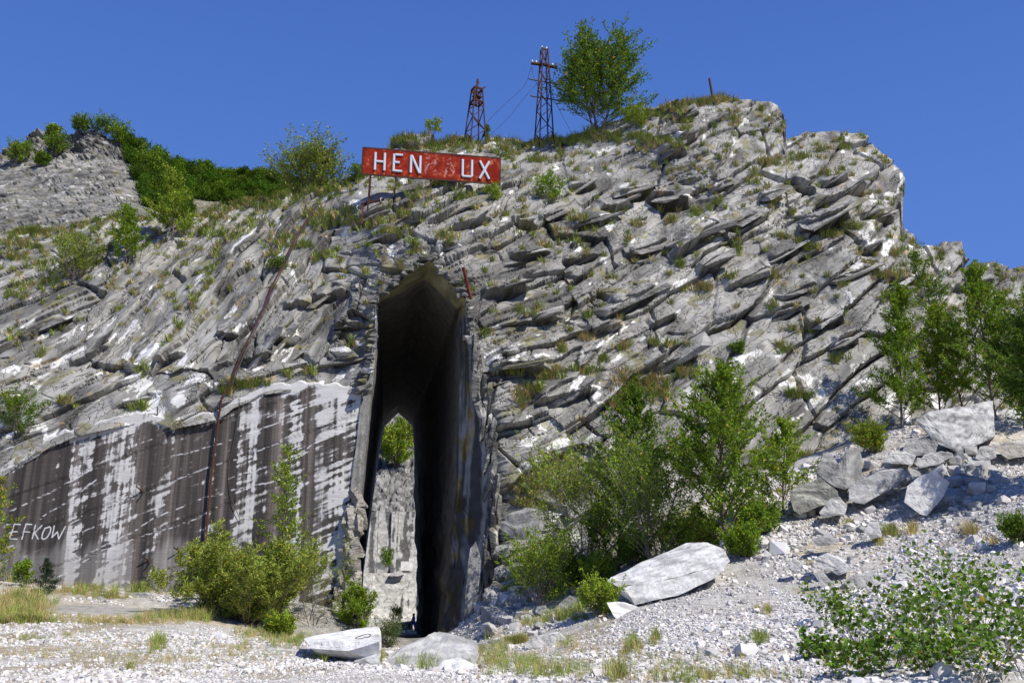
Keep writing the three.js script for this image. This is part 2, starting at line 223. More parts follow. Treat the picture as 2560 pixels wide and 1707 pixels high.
const cliff = (() => {
  const xs = []; for (let x = -300; x < 0; x += 14) xs.push(x); for (let x = 0; x <= 2560; x += 2.05) xs.push(x); for (let x = 2570; x <= 2860; x += 14) xs.push(x);
  const NF = 580, NB = 11, NR = NF + NB, n = xs.length, pos = new Float32Array(n * NR * 3), col = new Float32Array(n * NR * 3), uv = new Float32Array(n * NR * 2), P2 = new Float32Array(n * NR * 2), v = new THREE.Vector3();
  const crestP = new THREE.Vector3();
  for (let i = 0; i < n; i++) {
    const px = xs[i], base = 1590, cr = crestY(px);
    for (let j = 0; j < NR; j++) {
      const k = i * NR + j; let py;
      if (j < NF) { { const t = j / (NF - 1); py = lerp(base, lerp(crestS(px), cr, sstep(0.72, 1, t)), t); } cliffPoint(px, py, v); if (j === NF - 1) crestP.copy(v); }
      else { const q = j - NF + 1; py = cr; if (q < NB) { v.copy(crestP); v.z -= q * q * 0.17 + q * 0.25; v.y += 0.10 * q - 0.075 * q * q + (hash(i >> 3, q, 5) - 0.5) * 0.3; } else { v.copy(crestP); v.y = Math.min(v.y - 4, 23); v.z = -93.1; } }
      pos[k * 3] = v.x; pos[k * 3 + 1] = v.y; pos[k * 3 + 2] = v.z; uv[k * 2] = INFO.a * 0.15; uv[k * 2 + 1] = INFO.b * 0.15; P2[k * 2] = px; P2[k * 2 + 1] = py;
      rockColor(px, py, v, col, k * 3);
    }
  }
  { const src = pos.slice(); for (let i = 1; i < n - 1; i++) for (let j = 1; j < NF - 1; j++) { const k = (i * NR + j) * 3, u = NR * 3; for (let c = 0; c < 3; c++) pos[k + c] = 0.52 * src[k + c] + 0.15 * (src[k + u + c] + src[k - u + c]) + 0.09 * (src[k + 3 + c] + src[k - 3 + c]); } }
  const idx = [];
  for (let i = 0; i < n - 1; i++) for (let j = 0; j < NR - 1; j++) {
    const a = i * NR + j, b = a + NR; const mx = (P2[a * 2] + P2[b * 2]) / 2, my = (P2[a * 2 + 1] + P2[b * 2 + 1] + P2[a * 2 + 3] + P2[b * 2 + 3]) / 4;
    if (mx > 840 && mx < 1250 && my > 640 && j < NF - 1 && inside(HOLE, mx, my)) continue;
    if (mx < 915 && my > wallTop(Math.min(mx, 904)) + 14 && j < NF - 1) continue; if (mx > 1330 && my > 1500 && j < NF - 1) continue;
    idx.push(a, b, a + 1, b, b + 1, a + 1);
  }
  return struct('cliff', geoOf(pos, new Uint32Array(idx), col, uv), rockMat);
})();
cliff.userData.label = 'grey weathered marble cliff of tilted strata above the tunnel';
console.log('cliff done');

// loose and jutting slabs of the cliff, each its own piece
function hullGeo(pts, rough = 0, seed = 1, sub = 0) {
  let g = new ConvexGeometry(pts);
  for (let s = 0; s < sub; s++) g = split(g);
  if (rough) { const P = g.attributes.position; for (let i = 0; i < P.count; i++) { const x = P.getX(i), y = P.getY(i), z = P.getZ(i), q = 1.3 / rough * 0.12; P.setXYZ(i, x + (fbm3(x * q + seed, y * q, z * q, 3) - 0.5) * rough, y + (fbm3(x * q, y * q + seed, z * q + 7, 3) - 0.5) * rough, z + (fbm3(x * q + 3, y * q, z * q + seed, 3) - 0.5) * rough); } }
  g.deleteAttribute('uv'); g.computeVertexNormals(); return boxUv(g);
}
function split(g) {              // each triangle into four
  const P = g.attributes.position, o = new Float32Array(P.count * 12); let k = 0; const V = i => [P.getX(i), P.getY(i), P.getZ(i)], M = (a, b) => [(a[0] + b[0]) / 2, (a[1] + b[1]) / 2, (a[2] + b[2]) / 2];
  for (let i = 0; i < P.count; i += 3) { const a = V(i), b = V(i + 1), c = V(i + 2), ab = M(a, b), bc = M(b, c), ca = M(c, a); for (const t of [[a, ab, ca], [ab, b, bc], [ca, bc, c], [ab, bc, ca]]) for (const q of t) { o[k++] = q[0]; o[k++] = q[1]; o[k++] = q[2]; } }
  const r = new THREE.BufferGeometry(); r.setAttribute('position', new THREE.BufferAttribute(o, 3)); r.computeVertexNormals(); return r;
}
function boxUv(g, s = 0.16) { const P = g.attributes.position, N = g.attributes.normal, uv = new Float32Array(P.count * 2); for (let i = 0; i < P.count; i++) { const nx = Math.abs(N.getX(i)), ny = Math.abs(N.getY(i)), nz = Math.abs(N.getZ(i)), x = P.getX(i), y = P.getY(i), z = P.getZ(i); let u, v; if (ny > nx && ny > nz) { u = x; v = z; } else if (nx > nz) { u = z; v = y; } else { u = x; v = y; } uv[i * 2] = u * s; uv[i * 2 + 1] = v * s; } g.setAttribute('uv', new THREE.BufferAttribute(uv, 2)); return g; }
function boxPts(R, l, h, d, jit = 0.3, n = 10) { const p = []; for (const x of [-1, 1]) for (const y of [-1, 1]) for (const z of [-1, 1]) p.push(new THREE.Vector3(x * l * (1 - jit * R()), y * h * (1 - jit * R()), z * d * (1 - jit * R()))); for (let i = 0; i < n; i++) { const v = new THREE.Vector3(R() * 2 - 1, R() * 2 - 1, R() * 2 - 1); const m = Math.max(Math.abs(v.x), Math.abs(v.y), Math.abs(v.z)); v.multiplyScalar(0.98 / m); p.push(new THREE.Vector3(v.x * l, v.y * h, v.z * d)); } return p; }
{
  const R = rng(77); let made = 0, tries = 0; const spots = LEDGE.map(l => [l[0], l[1] - 6, l[2] / 60]);
  while (made < 120 && tries++ < 4000) {
    let px, py, big = 1;
    if (spots.length) { [px, py, big] = spots.pop(); } else { px = R() < 0.35 ? 850 + R() * 1100 : R() * 2560; py = crestY(px) + 12 + Math.pow(R(), 0.8) * (px < 900 ? Math.max(40, wallTop(px) - crestY(px) - 60) : 640); big = 0.4 + R() * R() * 0.9; }
    if (px < 905 && py > wallTop(px) - 25) continue; if (holeBox(px, py) && distPoly(HOLE, px, py) < 45 || inside(HOLE, px, py)) continue;
    const p = cliffPoint(px, py), z = INFO.z, th = TH[z] + (R() - 0.5) * 0.3, L = (0.6 + R() * 0.7) * big * (z === 1 ? 1.3 : 1), H = (0.06 + R() * 0.09) * Math.sqrt(big), D = (0.35 + R() * 0.35) * Math.sqrt(big);
    const g = hullGeo(boxPts(R, L, H, D, 0.45, 6), 0.05, made, 1);
    const m4 = new THREE.Matrix4().makeRotationFromEuler(new THREE.Euler(0.25 + R() * 0.5, (R() - 0.5) * 0.7, th, 'ZYX')); m4.setPosition(p.x, p.y, p.z - 0.15 - 0.25 * big);
    g.applyMatrix4(m4);
    const P = g.attributes.position, c = new Float32Array(P.count * 3), v = new THREE.Vector3(), s = { ...INFO };
    for (let i = 0; i < P.count; i++) { v.fromBufferAttribute(P, i); INFO.id = s.id; INFO.a = v.x * Math.cos(th) + v.y * Math.sin(th); INFO.b = -v.x * Math.sin(th) + v.y * Math.cos(th); INFO.z = z; rockColor(px, py, v, c, i * 3); }
    g.setAttribute('color', new THREE.BufferAttribute(c, 3)); boxUv(g);
    mesh('rock_slab', g, rockMat, cliff); made++;
  }
}

// ------------------------------------------------------------------ sawn quarry face at the left
const wallZ = (px, py) => lerp(52.1, 50.2, clamp((px + 300) / 1170)) + 1.15 * (1500 - py) / 500;
const WX0 = -38, WW = 32, WY0 = -1.5, WH = 17;
const wallTex = (() => {
  const w = 2048, h = 1088, d = new Uint8Array(w * h * 4);
  // strokes in px of the photograph (scratched letters and marks)
  const letters = [[[0, 1309], [10, 1309]], [[36, 1309], [20, 1308], [10, 1345], [28, 1346]], [[22, 1327], [10, 1327]].map(([x, y]) => [x + 6, y]), [[66, 1309], [51, 1308], [41, 1346]], [[47, 1328], [61, 1328]], [[76, 1311], [68, 1345]], [[93, 1312], [73, 1330], [84, 1346]], [[112, 1315], [100, 1319], [94, 1334], [93, 1344], [99, 1347], [107, 1342], [115, 1328], [115, 1318], [111, 1315]], [[124, 1313], [120, 1342], [133, 1328], [138, 1346], [153, 1315]]];
  const dark = [[[856, 1105], [862, 1102], [868, 1106], [864, 1112], [858, 1110], [866, 1116], [860, 1119]], [[225, 1385], [240, 1385], [245, 1378]], [[212, 1398], [220, 1392], [224, 1398], [217, 1402]]];
  const scr = [[[0, 1368], [130, 1322], [300, 1255], [420, 1205]], [[0, 1338], [70, 1305], [180, 1235], [230, 1195]], [[130, 1445], [250, 1380], [340, 1345], [480, 1300], [560, 1262]], [[200, 1330], [310, 1284]], [[330, 1240], [480, 1180], [640, 1130], [760, 1085]], [[390, 1290], [520, 1240], [700, 1200]], [[420, 1140], [560, 1105], [700, 1050]], [[180, 1405], [330, 1330], [380, 1295]], [[560, 1200], [700, 1160], [800, 1105]], [[0, 1280], [90, 1235], [200, 1180]]];
  const segd = (L, x, y) => { let m = 1e9; for (const s of L) for (let i = 0; i < s.length - 1; i++) { const [ax, ay] = s[i], [bx, by] = s[i + 1], dx = bx - ax, dy = by - ay, t = clamp(((x - ax) * dx + (y - ay) * dy) / (dx * dx + dy * dy)); m = Math.min(m, Math.hypot(ax + t * dx - x, ay + t * dy - y)); } return m; };
  const cover = poly([[-300, 0.9], [0, 0.95], [152, 0.95], [160, 0.55], [165, 0.60], [185, 0.84], [232, 0.78], [248, 0.50], [325, 0.50], [345, 0.84], [470, 1.0], [570, 0.95], [592, 0.60], [640, 0.58], [662, 0.72], [715, 0.62], [748, 0.48], [757, 0.95], [782, 0.92], [792, 0.40], [900, 0.33]]);
  const v = new THREE.Vector3();
  for (let j = 0; j < h; j++) for (let i = 0; i < w; i++) {
    const x = WX0 + (i + 0.5) / w * WW, y = WY0 + (j + 0.5) / h * WH; v.set(x, y, -51.4); const [px, py] = toPx(v);
    const lean = x + (y - 6) * 0.035;
    const sx = x * 0.93 + y * 0.37, sy = -x * 0.37 + y * 0.93;      // the saw dragged at a slant
    const vs = fbm2(lean * 1.3, y * 0.045, 3, 501), vf = fbm2(lean * 6.5, y * 0.13, 4, 502), fl = fbm2(x * 1.3, y * 1.0, 5, 504), flf = fbm2(x * 5.5, y * 4.0, 4, 514), diag = fbm2(sx * 0.55, sy * 5.0, 4, 503), hz = fbm2(x * 1.2, y * 10, 3, 505);
    const top = wallTop(px) - py, cov = cover(px + 16 * (fbm2(x, y * 0.4, 3, 509) - 0.5));
    let s = cov - 0.56 + (vs - 0.5) * 0.8 + (vf - 0.5) * 0.42 + (fl - 0.5) * 0.8 + (flf - 0.5) * 0.5 + (diag - 0.5) * (px > 700 ? 1.6 : 0.9);
    s -= 0.75 * sstep(-40, 4, top + 40 * (fl - 0.5) + 16 * (flf - 0.5));         // flaked clean stone along the upper rim
    let st = sstep(-0.01, 0.02, s), dp = 0.75 + 0.25 * sstep(0.0, 0.2, s);
    const wash = sstep(-0.4, 0.4, (3.3 + 1.8 * fbm2(x * 1.6, 3, 3, 507) + (px > 330 && px < 385 ? -3.5 : 0)) - y + 0.7 * (fbm2(x * 5, y * 0.5, 2, 508) - 0.5)) * (px < 480 ? 1 : 0);   // rinsed band low down
    const tone = Math.pow(2, 4.6 * (fbm2(lean * 2.6, y * 0.05, 4, 511) - 0.5) + 2.4 * (fbm2(lean * 9, y * 0.1, 3, 512) - 0.5)), kk = 0.046 * tone, warm = fbm2(x * 0.5, y * 0.5, 3, 510);
    let W = (0.52 + 0.12 * (hz - 0.5) + 0.14 * (fl - 0.5)) * (1 - 0.5 * sstep(-0.3, 0.0, s) * sstep(0.42, 0.62, vf)), c = [W, W * 0.98, W * (0.91 + 0.05 * warm)];
    const dk = [kk * 1.18, kk * 1.0, kk * 0.86], a = st * dp;
    c = c.map((q, t) => lerp(q, dk[t], a)); if (wash > 0) { const g = 0.15 * Math.sqrt(tone) + 0.05; c = c.map((q, t) => lerp(q, [g * 1.06, g, g * 0.94][t], wash * (st > 0.5 ? 0.72 : 0.3))); }
    // saw scars: narrow broken pale lines
    const ds = segd(scr, px + 6 * (fl - 0.5), py + 10 * (fl - 0.5)); if (ds < 3 && !(px < 165 && py > 1298 && py < 1356)) { const q = sstep(2.6, 1, ds) * sstep(0.5, 0.62, flf * 0.6 + hz * 0.5); c = c.map(t => lerp(t, 0.55, q * 0.8)); }
    const dl = px < 175 && py > 1290 && py < 1360 ? segd(letters, px + 1.5 * (hz - 0.5), py) : 9; if (dl < 2.4) { const q = sstep(2.2, 1.0, dl); c = c.map(t => lerp(t, 0.62, q * (0.7 + 0.3 * hz))); }
    const dd = segd(dark, px, py); if (dd < 1.5) { const q = sstep(1.4, 0.5, dd); c = c.map(t => lerp(t, 0.05, q)); }
    const o = (j * w + i) * 4; for (let t = 0; t < 3; t++) { const q = clamp(c[t]); d[o + t] = 255 * (q < 0.0031308 ? q * 12.92 : 1.055 * Math.pow(q, 1 / 2.4) - 0.055); } d[o + 3] = 255;
  }
  const t = new THREE.DataTexture(d, w, h, THREE.RGBAFormat); t.colorSpace = THREE.SRGBColorSpace; t.magFilter = THREE.LinearFilter; t.minFilter = THREE.LinearMipmapLinearFilter; t.generateMipmaps = true; t.needsUpdate = true; return t;
})();
const quarryWall = (() => {
  const ns = 320, nt = 150, pos = [], uv = [], idx = [], v = new THREE.Vector3();
  for (let i = 0; i <= ns; i++) for (let j = 0; j <= nt + 2; j++) {
    const s = i / ns, p0 = lerp(-300, 888, s), top = wallTop(p0) + 20 * (fbm2(p0 / 22, 3, 4, 601) - 0.5); const t = Math.min(1, j / nt), py = lerp(1560, top, t), px = lerp(-300, rightOf(py) + 1, s);
    v.copy(at(px, py, wallZ(px, py))); v.z += 0.05 * (fbm2(v.x * 0.6, v.y * 0.6, 3, 602) - 0.5) + 0.012 * (fbm2(v.x * 0.7 + v.y * 0.3, v.y * 7, 2, 603) - 0.5);
    const scar = (v.y - v.x * 0.36) * 0.42, f = scar - Math.floor(scar); v.z -= 0.05 * f;      // shallow steps left by the saw
    if (j > nt) { v.z -= (j - nt) * 0.6; v.y += (j - nt) * 0.12; }
    pos.push(v.x, v.y, v.z); uv.push((v.x - WX0) / WW, (v.y - WY0) / WH);
    if (i < ns && j < nt + 2) { const a = i * (nt + 3) + j, b = a + nt + 3; idx.push(a, b, a + 1, b, b + 1, a + 1); }
  }
  const sawBump = grain(512, 3, (u, y) => { const g = 0.5 * tn(u * 0.1, y, 64, 700) + 0.5 * tfbm(u, y, 24, 4, 710); return [g, g, g]; }); sawBump.repeat.set(8, 5);
  return struct('quarry_wall', geoOf(pos, idx, null, uv), new THREE.MeshStandardMaterial({ map: wallTex, bumpMap: sawBump, bumpScale: 0.012, roughness: 0.85 }));
})();
quarryWall.userData.label = 'sawn white marble face with black water streaks at the left';
console.log('wall done');

// ------------------------------------------------------------------ tunnel
{
  const R3 = [], zd = (px, py) => px < 905 && py > 975 ? wallZ(px, py) : cliffZ(px, py);
  const off = [-0.10, 0.75, 1.7];
  const dense = RING.map((ring, r) => { const o = []; for (let i = 0; i < ring.length - 1; i++) for (let s = 0; s < 10; s++) { const t = s / 10; const px = lerp(ring[i][0], ring[i + 1][0], t), py = lerp(ring[i][1], ring[i + 1][1], t); const h = RING[0]; const ox = lerp(h[i][0], h[i + 1][0], t), oy = lerp(h[i][1], h[i + 1][1], t); o.push(at(px, py, r < 3 ? zd(ox, oy) + off[r] * (i > 10 ? 1.6 : 1) : 93)); } const l = ring[ring.length - 1], q = RING[0][17]; o.push(at(l[0], l[1], r < 3 ? zd(q[0], q[1]) + off[r] * 1.6 : 93)); return o; });
  const rows = [], m = dense[0].length; const segs = [14, 14, 70];
  for (let r = 0; r < 3; r++) for (let s = 0; s < segs[r]; s++) rows.push([r, s / segs[r]]); rows.push([2, 1]);
  const pos = [], col = [], uv = [], idx = [], v = new THREE.Vector3();
  rows.forEach(([r, t], k) => { for (let i = 0; i < m; i++) {
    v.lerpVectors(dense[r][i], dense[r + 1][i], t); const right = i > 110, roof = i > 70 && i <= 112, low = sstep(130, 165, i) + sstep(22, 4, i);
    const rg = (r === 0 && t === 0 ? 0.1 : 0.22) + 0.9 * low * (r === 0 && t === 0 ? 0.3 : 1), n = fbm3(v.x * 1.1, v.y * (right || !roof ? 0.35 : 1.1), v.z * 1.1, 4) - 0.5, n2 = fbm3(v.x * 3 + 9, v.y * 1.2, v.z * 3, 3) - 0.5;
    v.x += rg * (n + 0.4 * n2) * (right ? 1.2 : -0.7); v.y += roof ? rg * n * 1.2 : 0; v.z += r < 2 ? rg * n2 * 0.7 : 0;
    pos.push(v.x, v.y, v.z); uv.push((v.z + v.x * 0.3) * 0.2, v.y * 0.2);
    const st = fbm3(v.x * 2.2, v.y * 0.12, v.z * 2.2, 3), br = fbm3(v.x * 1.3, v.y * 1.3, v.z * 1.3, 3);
    let c;  // bore and right jamb carry shade in their colour, darker than outside stone
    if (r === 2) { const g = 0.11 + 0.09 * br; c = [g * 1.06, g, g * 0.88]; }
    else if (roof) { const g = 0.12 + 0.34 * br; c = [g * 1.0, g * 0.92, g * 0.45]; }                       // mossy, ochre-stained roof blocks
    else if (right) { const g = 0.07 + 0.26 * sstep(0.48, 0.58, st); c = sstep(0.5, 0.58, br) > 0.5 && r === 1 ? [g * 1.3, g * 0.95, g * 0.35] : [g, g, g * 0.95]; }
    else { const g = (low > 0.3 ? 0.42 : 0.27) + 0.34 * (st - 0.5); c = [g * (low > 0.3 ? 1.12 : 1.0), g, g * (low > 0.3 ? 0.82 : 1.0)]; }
    col.push(...c);
    if (k < rows.length - 1 && i < m - 1) { const a = k * m + i, b = a + m; idx.push(a, a + 1, b, b, a + 1, b + 1); }
  } });
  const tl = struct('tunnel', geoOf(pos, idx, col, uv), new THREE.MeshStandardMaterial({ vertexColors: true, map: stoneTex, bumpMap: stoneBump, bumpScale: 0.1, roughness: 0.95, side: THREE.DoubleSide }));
  tl.userData.label = 'dark pointed tunnel cut through the marble cliff';
  // far side of the ridge, with the tunnel's exit in it
  const sh = new THREE.Shape([[-75, -6], [70, -6], [70, 24], [20, 27], [-20, 26], [-75, 20]].map(([x, y]) => new THREE.Vector2(x, y)));
  sh.holes.push(new THREE.Path(RING[3].map(([x, y]) => { const p = at(x, y, 93); return new THREE.Vector2(p.x, p.y); })));
  const g = new THREE.ExtrudeGeometry(sh, { depth: 0.6, bevelEnabled: false }); g.translate(0, 0, -93.9);
  g.setAttribute('color', new THREE.BufferAttribute(new Float32Array(g.attributes.position.count * 3).fill(0.3), 3));
  const bw = struct('ridge_back', g, rockMat); bw.userData.label = 'far side of the marble ridge';
}

// chipped rock all round the mouth
{
  const R = rng(321), ring = RING[0];
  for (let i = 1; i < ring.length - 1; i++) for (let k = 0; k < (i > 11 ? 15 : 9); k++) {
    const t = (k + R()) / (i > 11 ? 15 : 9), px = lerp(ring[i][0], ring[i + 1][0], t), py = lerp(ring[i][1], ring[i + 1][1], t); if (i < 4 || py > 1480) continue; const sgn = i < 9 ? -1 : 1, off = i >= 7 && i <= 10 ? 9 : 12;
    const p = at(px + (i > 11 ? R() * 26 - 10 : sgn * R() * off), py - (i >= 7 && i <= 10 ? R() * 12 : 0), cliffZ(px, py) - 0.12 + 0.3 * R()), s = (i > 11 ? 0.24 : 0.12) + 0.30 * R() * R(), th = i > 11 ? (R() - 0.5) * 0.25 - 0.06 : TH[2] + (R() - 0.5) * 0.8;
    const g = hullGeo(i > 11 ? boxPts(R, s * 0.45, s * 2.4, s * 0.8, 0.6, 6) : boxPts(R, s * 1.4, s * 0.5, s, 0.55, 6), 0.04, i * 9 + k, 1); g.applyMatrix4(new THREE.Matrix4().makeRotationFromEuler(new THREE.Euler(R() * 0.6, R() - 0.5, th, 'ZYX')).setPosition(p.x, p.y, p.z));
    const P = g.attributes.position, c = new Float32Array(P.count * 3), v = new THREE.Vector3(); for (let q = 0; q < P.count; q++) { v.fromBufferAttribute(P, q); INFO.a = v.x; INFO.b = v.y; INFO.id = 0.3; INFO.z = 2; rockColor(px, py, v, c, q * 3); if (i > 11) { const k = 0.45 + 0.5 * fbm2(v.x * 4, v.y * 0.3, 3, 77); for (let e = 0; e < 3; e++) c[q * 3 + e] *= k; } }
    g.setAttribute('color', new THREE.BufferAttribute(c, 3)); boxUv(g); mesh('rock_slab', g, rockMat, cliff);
  }
}
// ------------------------------------------------------------------ ground
const gCtl = [[0, 1707, 16], [600, 1707, 16], [1280, 1707, 15.5], [1900, 1707, 15], [2560, 1707, 14], [0, 1600, 26], [400, 1596, 26], [700, 1612, 24.5], [950, 1668, 21], [1150, 1665, 22], [0, 1548, 36], [250, 1550, 38], [430, 1552, 40], [520, 1562, 33], [640, 1590, 29], [740, 1600, 31], [60, 1518, 44], [400, 1518, 46], [0, 1452, 52], [240, 1470, 51], [420, 1478, 51], [700, 1500, 50], [850, 1530, 49],
  [1300, 1540, 40], [1290, 1450, 46], [1420, 1600, 29], [1450, 1500, 40], [1380, 1400, 47], [1500, 1600, 25], [1600, 1535, 29], [1520, 1510, 33], [1680, 1470, 33], [1830, 1400, 35], [1900, 1345, 37], [2000, 1285, 39], [2100, 1330, 36], [2300, 1310, 36], [2200, 1450, 30], [2000, 1500, 28], [1800, 1600, 22], [2100, 1600, 21], [2400, 1560, 20], [2500, 1420, 27], [2560, 1270, 33], [2450, 1215, 37], [2250, 1225, 39], [2380, 1130, 42], [2560, 1165, 40], [2100, 1250, 40.5], [1700, 1320, 42], [1500, 1420, 43], [1600, 1250, 47], [1900, 1200, 47], [2300, 1060, 47], [2560, 1050, 47]].map(a => at(...a)).map(p => [p.x / 10, p.z / 10, p.y]);
for (const [x, z, y] of [[-1.5, -8, 0], [0, -2, 0], [-20, -2, 0], [20, -2, 0.5], [-45, -20, 1], [-45, -52, 3], [45, -20, 5], [45, -50, 9], [0, 30, 0], [-60, 40, 0], [60, 40, 0], [-7, -42, -1.3], [-6, -47, -1.4], [-7, -55, -1.5], [-9, -70, -1.6], [-12, -85, -1.6], [-13, -98, -1.6], [-20, -105, -1.6], [-5, -105, -1.6], [40, -100, -1], [-50, -100, -1], [-4, -38, -1.0], [-8.5, -36, -0.6]]) gCtl.push([x / 10, z / 10, y]);
const gTps = tps(gCtl, 0.002);
function groundY(x, z) {
  const far = Math.max(sstep(60, 110, Math.abs(x)), sstep(20, 60, z), sstep(-115, -150, z));
  let y = far < 1 ? gTps(x / 10, z / 10) : 0; y = lerp(y, 0, far);
  return y + (0.16 * (fbm2(x * 0.45, z * 0.45, 4, 801) - 0.5) + 0.05 * (fbm2(x * 2.3, z * 2.3, 3, 802) - 0.5)) * (1 - far);
}
const onGround = (px, py, zg = 30) => {       // the spot on the ground seen in that direction
  let lo = 10, hi = 60; const f = z => { const p = at(px, py, z); return p.y - groundY(p.x, p.z); };
  let z = 10, prev = f(10); for (let k = 10.5; k < 60; k += 0.5) { const c = f(k); if (prev > 0 && c <= 0) { lo = k - 0.5; hi = k; for (let t = 0; t < 14; t++) { const m = (lo + hi) / 2; if (f(m) > 0) lo = m; else hi = m; } const p = at(px, py, (lo + hi) / 2); p.y = groundY(p.x, p.z); return p; } prev = c; }
  const p = at(px, py, zg); p.y = groundY(p.x, p.z); return p;
};
const litter = (x, z) => {           // how much dry grass and earth covers the gravel
  const [px, py] = toPx(new THREE.Vector3(x, groundY(x, z), z));
  let k = sstep(px < 1100 ? 0.5 : 0.56, px < 1100 ? 0.62 : 0.72, fbm2(x * 0.5, z * 0.35, 5, 811)) * 0.8;
  k = Math.max(k, 0.95 * Math.exp(-(((px - 60) / 260) ** 2) - (((py - 1535) / 40) ** 2)), Math.exp(-(((px - 330) / 140) ** 2) - (((py - 1556) / 10) ** 2)), 0.7 * Math.exp(-(((px - 250) / 330) ** 2) - (((py - 1482) / 18) ** 2)), 0.9 * Math.exp(-(((px - 600) / 150) ** 2) - (((py - 1545) / 22) ** 2)));
  return k;
};
{
  const axis = (fine0, fine1, step, lo, hi) => { const a = []; let s = step; for (let x = fine0 - step; x > lo; x -= (s *= 1.25)) a.unshift(x); a.unshift(lo); for (let x = fine0; x <= fine1; x += step) a.push(x); s = step; for (let x = fine1 + step; x < hi; x += (s *= 1.25)) a.push(x); a.push(hi); return a; };
  const X = axis(-30, 32, 0.17, -700, 700), Z = axis(-56, -9, 0.17, -700, 500), nz = Z.length, pos = [], col = [], uv = [], idx = [];
  X.forEach((x, i) => Z.forEach((z, j) => {
    pos.push(x, groundY(x, z), z); uv.push(x * 0.35, z * 0.35);
    const n = fbm2(x * 0.6, z * 0.6, 4, 803), n2 = fbm2(x * 3, z * 3, 3, 804); let g = 0.46 + 0.22 * (n - 0.5) + 0.28 * (n2 - 0.5), c = [g, g * 0.96, g * 0.88];
    const sand = sstep(0.6, 0.72, fbm2(x * 0.23 + 3, z * 0.3, 4, 805)) * 0.45; c = [lerp(c[0], 0.52, sand), lerp(c[1], 0.43, sand), lerp(c[2], 0.29, sand)];
    const k = z < -8 && z > -60 && Math.abs(x) < 40 ? litter(x, z) : 0.2; c = [lerp(c[0], 0.30, k * 0.75), lerp(c[1], 0.235, k * 0.75), lerp(c[2], 0.11, k * 0.75)];
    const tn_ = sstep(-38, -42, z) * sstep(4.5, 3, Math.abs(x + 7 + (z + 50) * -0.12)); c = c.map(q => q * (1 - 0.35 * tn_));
    col.push(...c);
    if (i < X.length - 1 && j < nz - 1) { const a = i * nz + j, b = a + nz; idx.push(a, a + 1, b, b, a + 1, b + 1); }
  }));
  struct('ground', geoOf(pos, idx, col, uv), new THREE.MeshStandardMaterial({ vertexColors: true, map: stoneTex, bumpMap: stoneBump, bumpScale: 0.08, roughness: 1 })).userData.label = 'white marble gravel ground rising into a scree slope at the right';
  // dirt road past the foot of the sawn face
  const rp = [], rc = [], ru = [], ri = [], L = [-40, -34, -28, -24, -21, -19, -17.5, -16]; const NL = 90, NWd = 14;
  for (let i = 0; i <= NL; i++) for (let j = 0; j <= NWd; j++) { const x = lerp(-40, -13.5, i / NL), wd = lerp(3.4, 1.2, sstep(-18, -13.5, x)) + 0.6 * (fbm2(x * 0.7, 1, 3, 821) - 0.5), z = -43.6 - 0.06 * (x + 20) + (j / NWd - 0.5) * wd + 0.5 * (fbm2(x * 0.4, 2, 3, 822) - 0.5); rp.push(x, groundY(x, z) + 0.03 - 0.05 * (Math.abs(j / NWd - 0.5) > 0.49 ? 1 : 0), z); ru.push(x * 0.4, z * 0.4); const g = 0.34 + 0.2 * (fbm2(x * 0.5, z * 3, 4, 823) - 0.5); rc.push(g, g * 0.95, g * 0.87); if (i < NL && j < NWd) { const a = i * (NWd + 1) + j, b = a + NWd + 1; ri.push(a, a + 1, b, b, a + 1, b + 1); } }
  const road = struct('road', geoOf(rp, ri, rc, ru), new THREE.MeshStandardMaterial({ vertexColors: true, map: stoneTex, bumpMap: stoneBump, bumpScale: 0.03, roughness: 1, side: THREE.DoubleSide })); road.userData.label = 'grey dirt track below the sawn marble face';
}
console.log('ground done');
// ------------------------------------------------------------------ the quarry seen through the tunnel
const marble = (R, x, y, z, o, base = 0.66, th = 0.58) => { const n = fbm3(x * 0.8, y * 0.8, z * 0.8, 4), s = sstep(th, th + 0.04, fbm2(x * 1.3 + z, y * 0.16, 4, 901) * 0.7 + 0.3 * fbm2(x * 3, y * 1.2, 3, 902)), v = cells(x * 0.55 + 0.3 * fbm2(x, y, 2, 903), y * 0.5 + x * 0.2 + 0.4 * fbm2(x * 1.2, y * 1.2, 3, 904), 905), cr = sstep(0.045, 0.0, v.d2 - v.d1); let g = base + 0.16 * (n - 0.5) + 0.08 * (v.h - 0.5); g = lerp(g, 0.07, s * 0.85); g = lerp(g, 0.06, cr * 0.85); o.push(g, g * 0.985, g * 0.95); };
function colored(g, f) { const P = g.attributes.position, c = []; for (let i = 0; i < P.count; i++) f(P.getX(i), P.getY(i), P.getZ(i), c); g.setAttribute('color', new THREE.BufferAttribute(new Float32Array(c), 3)); return g; }
let slopeY;
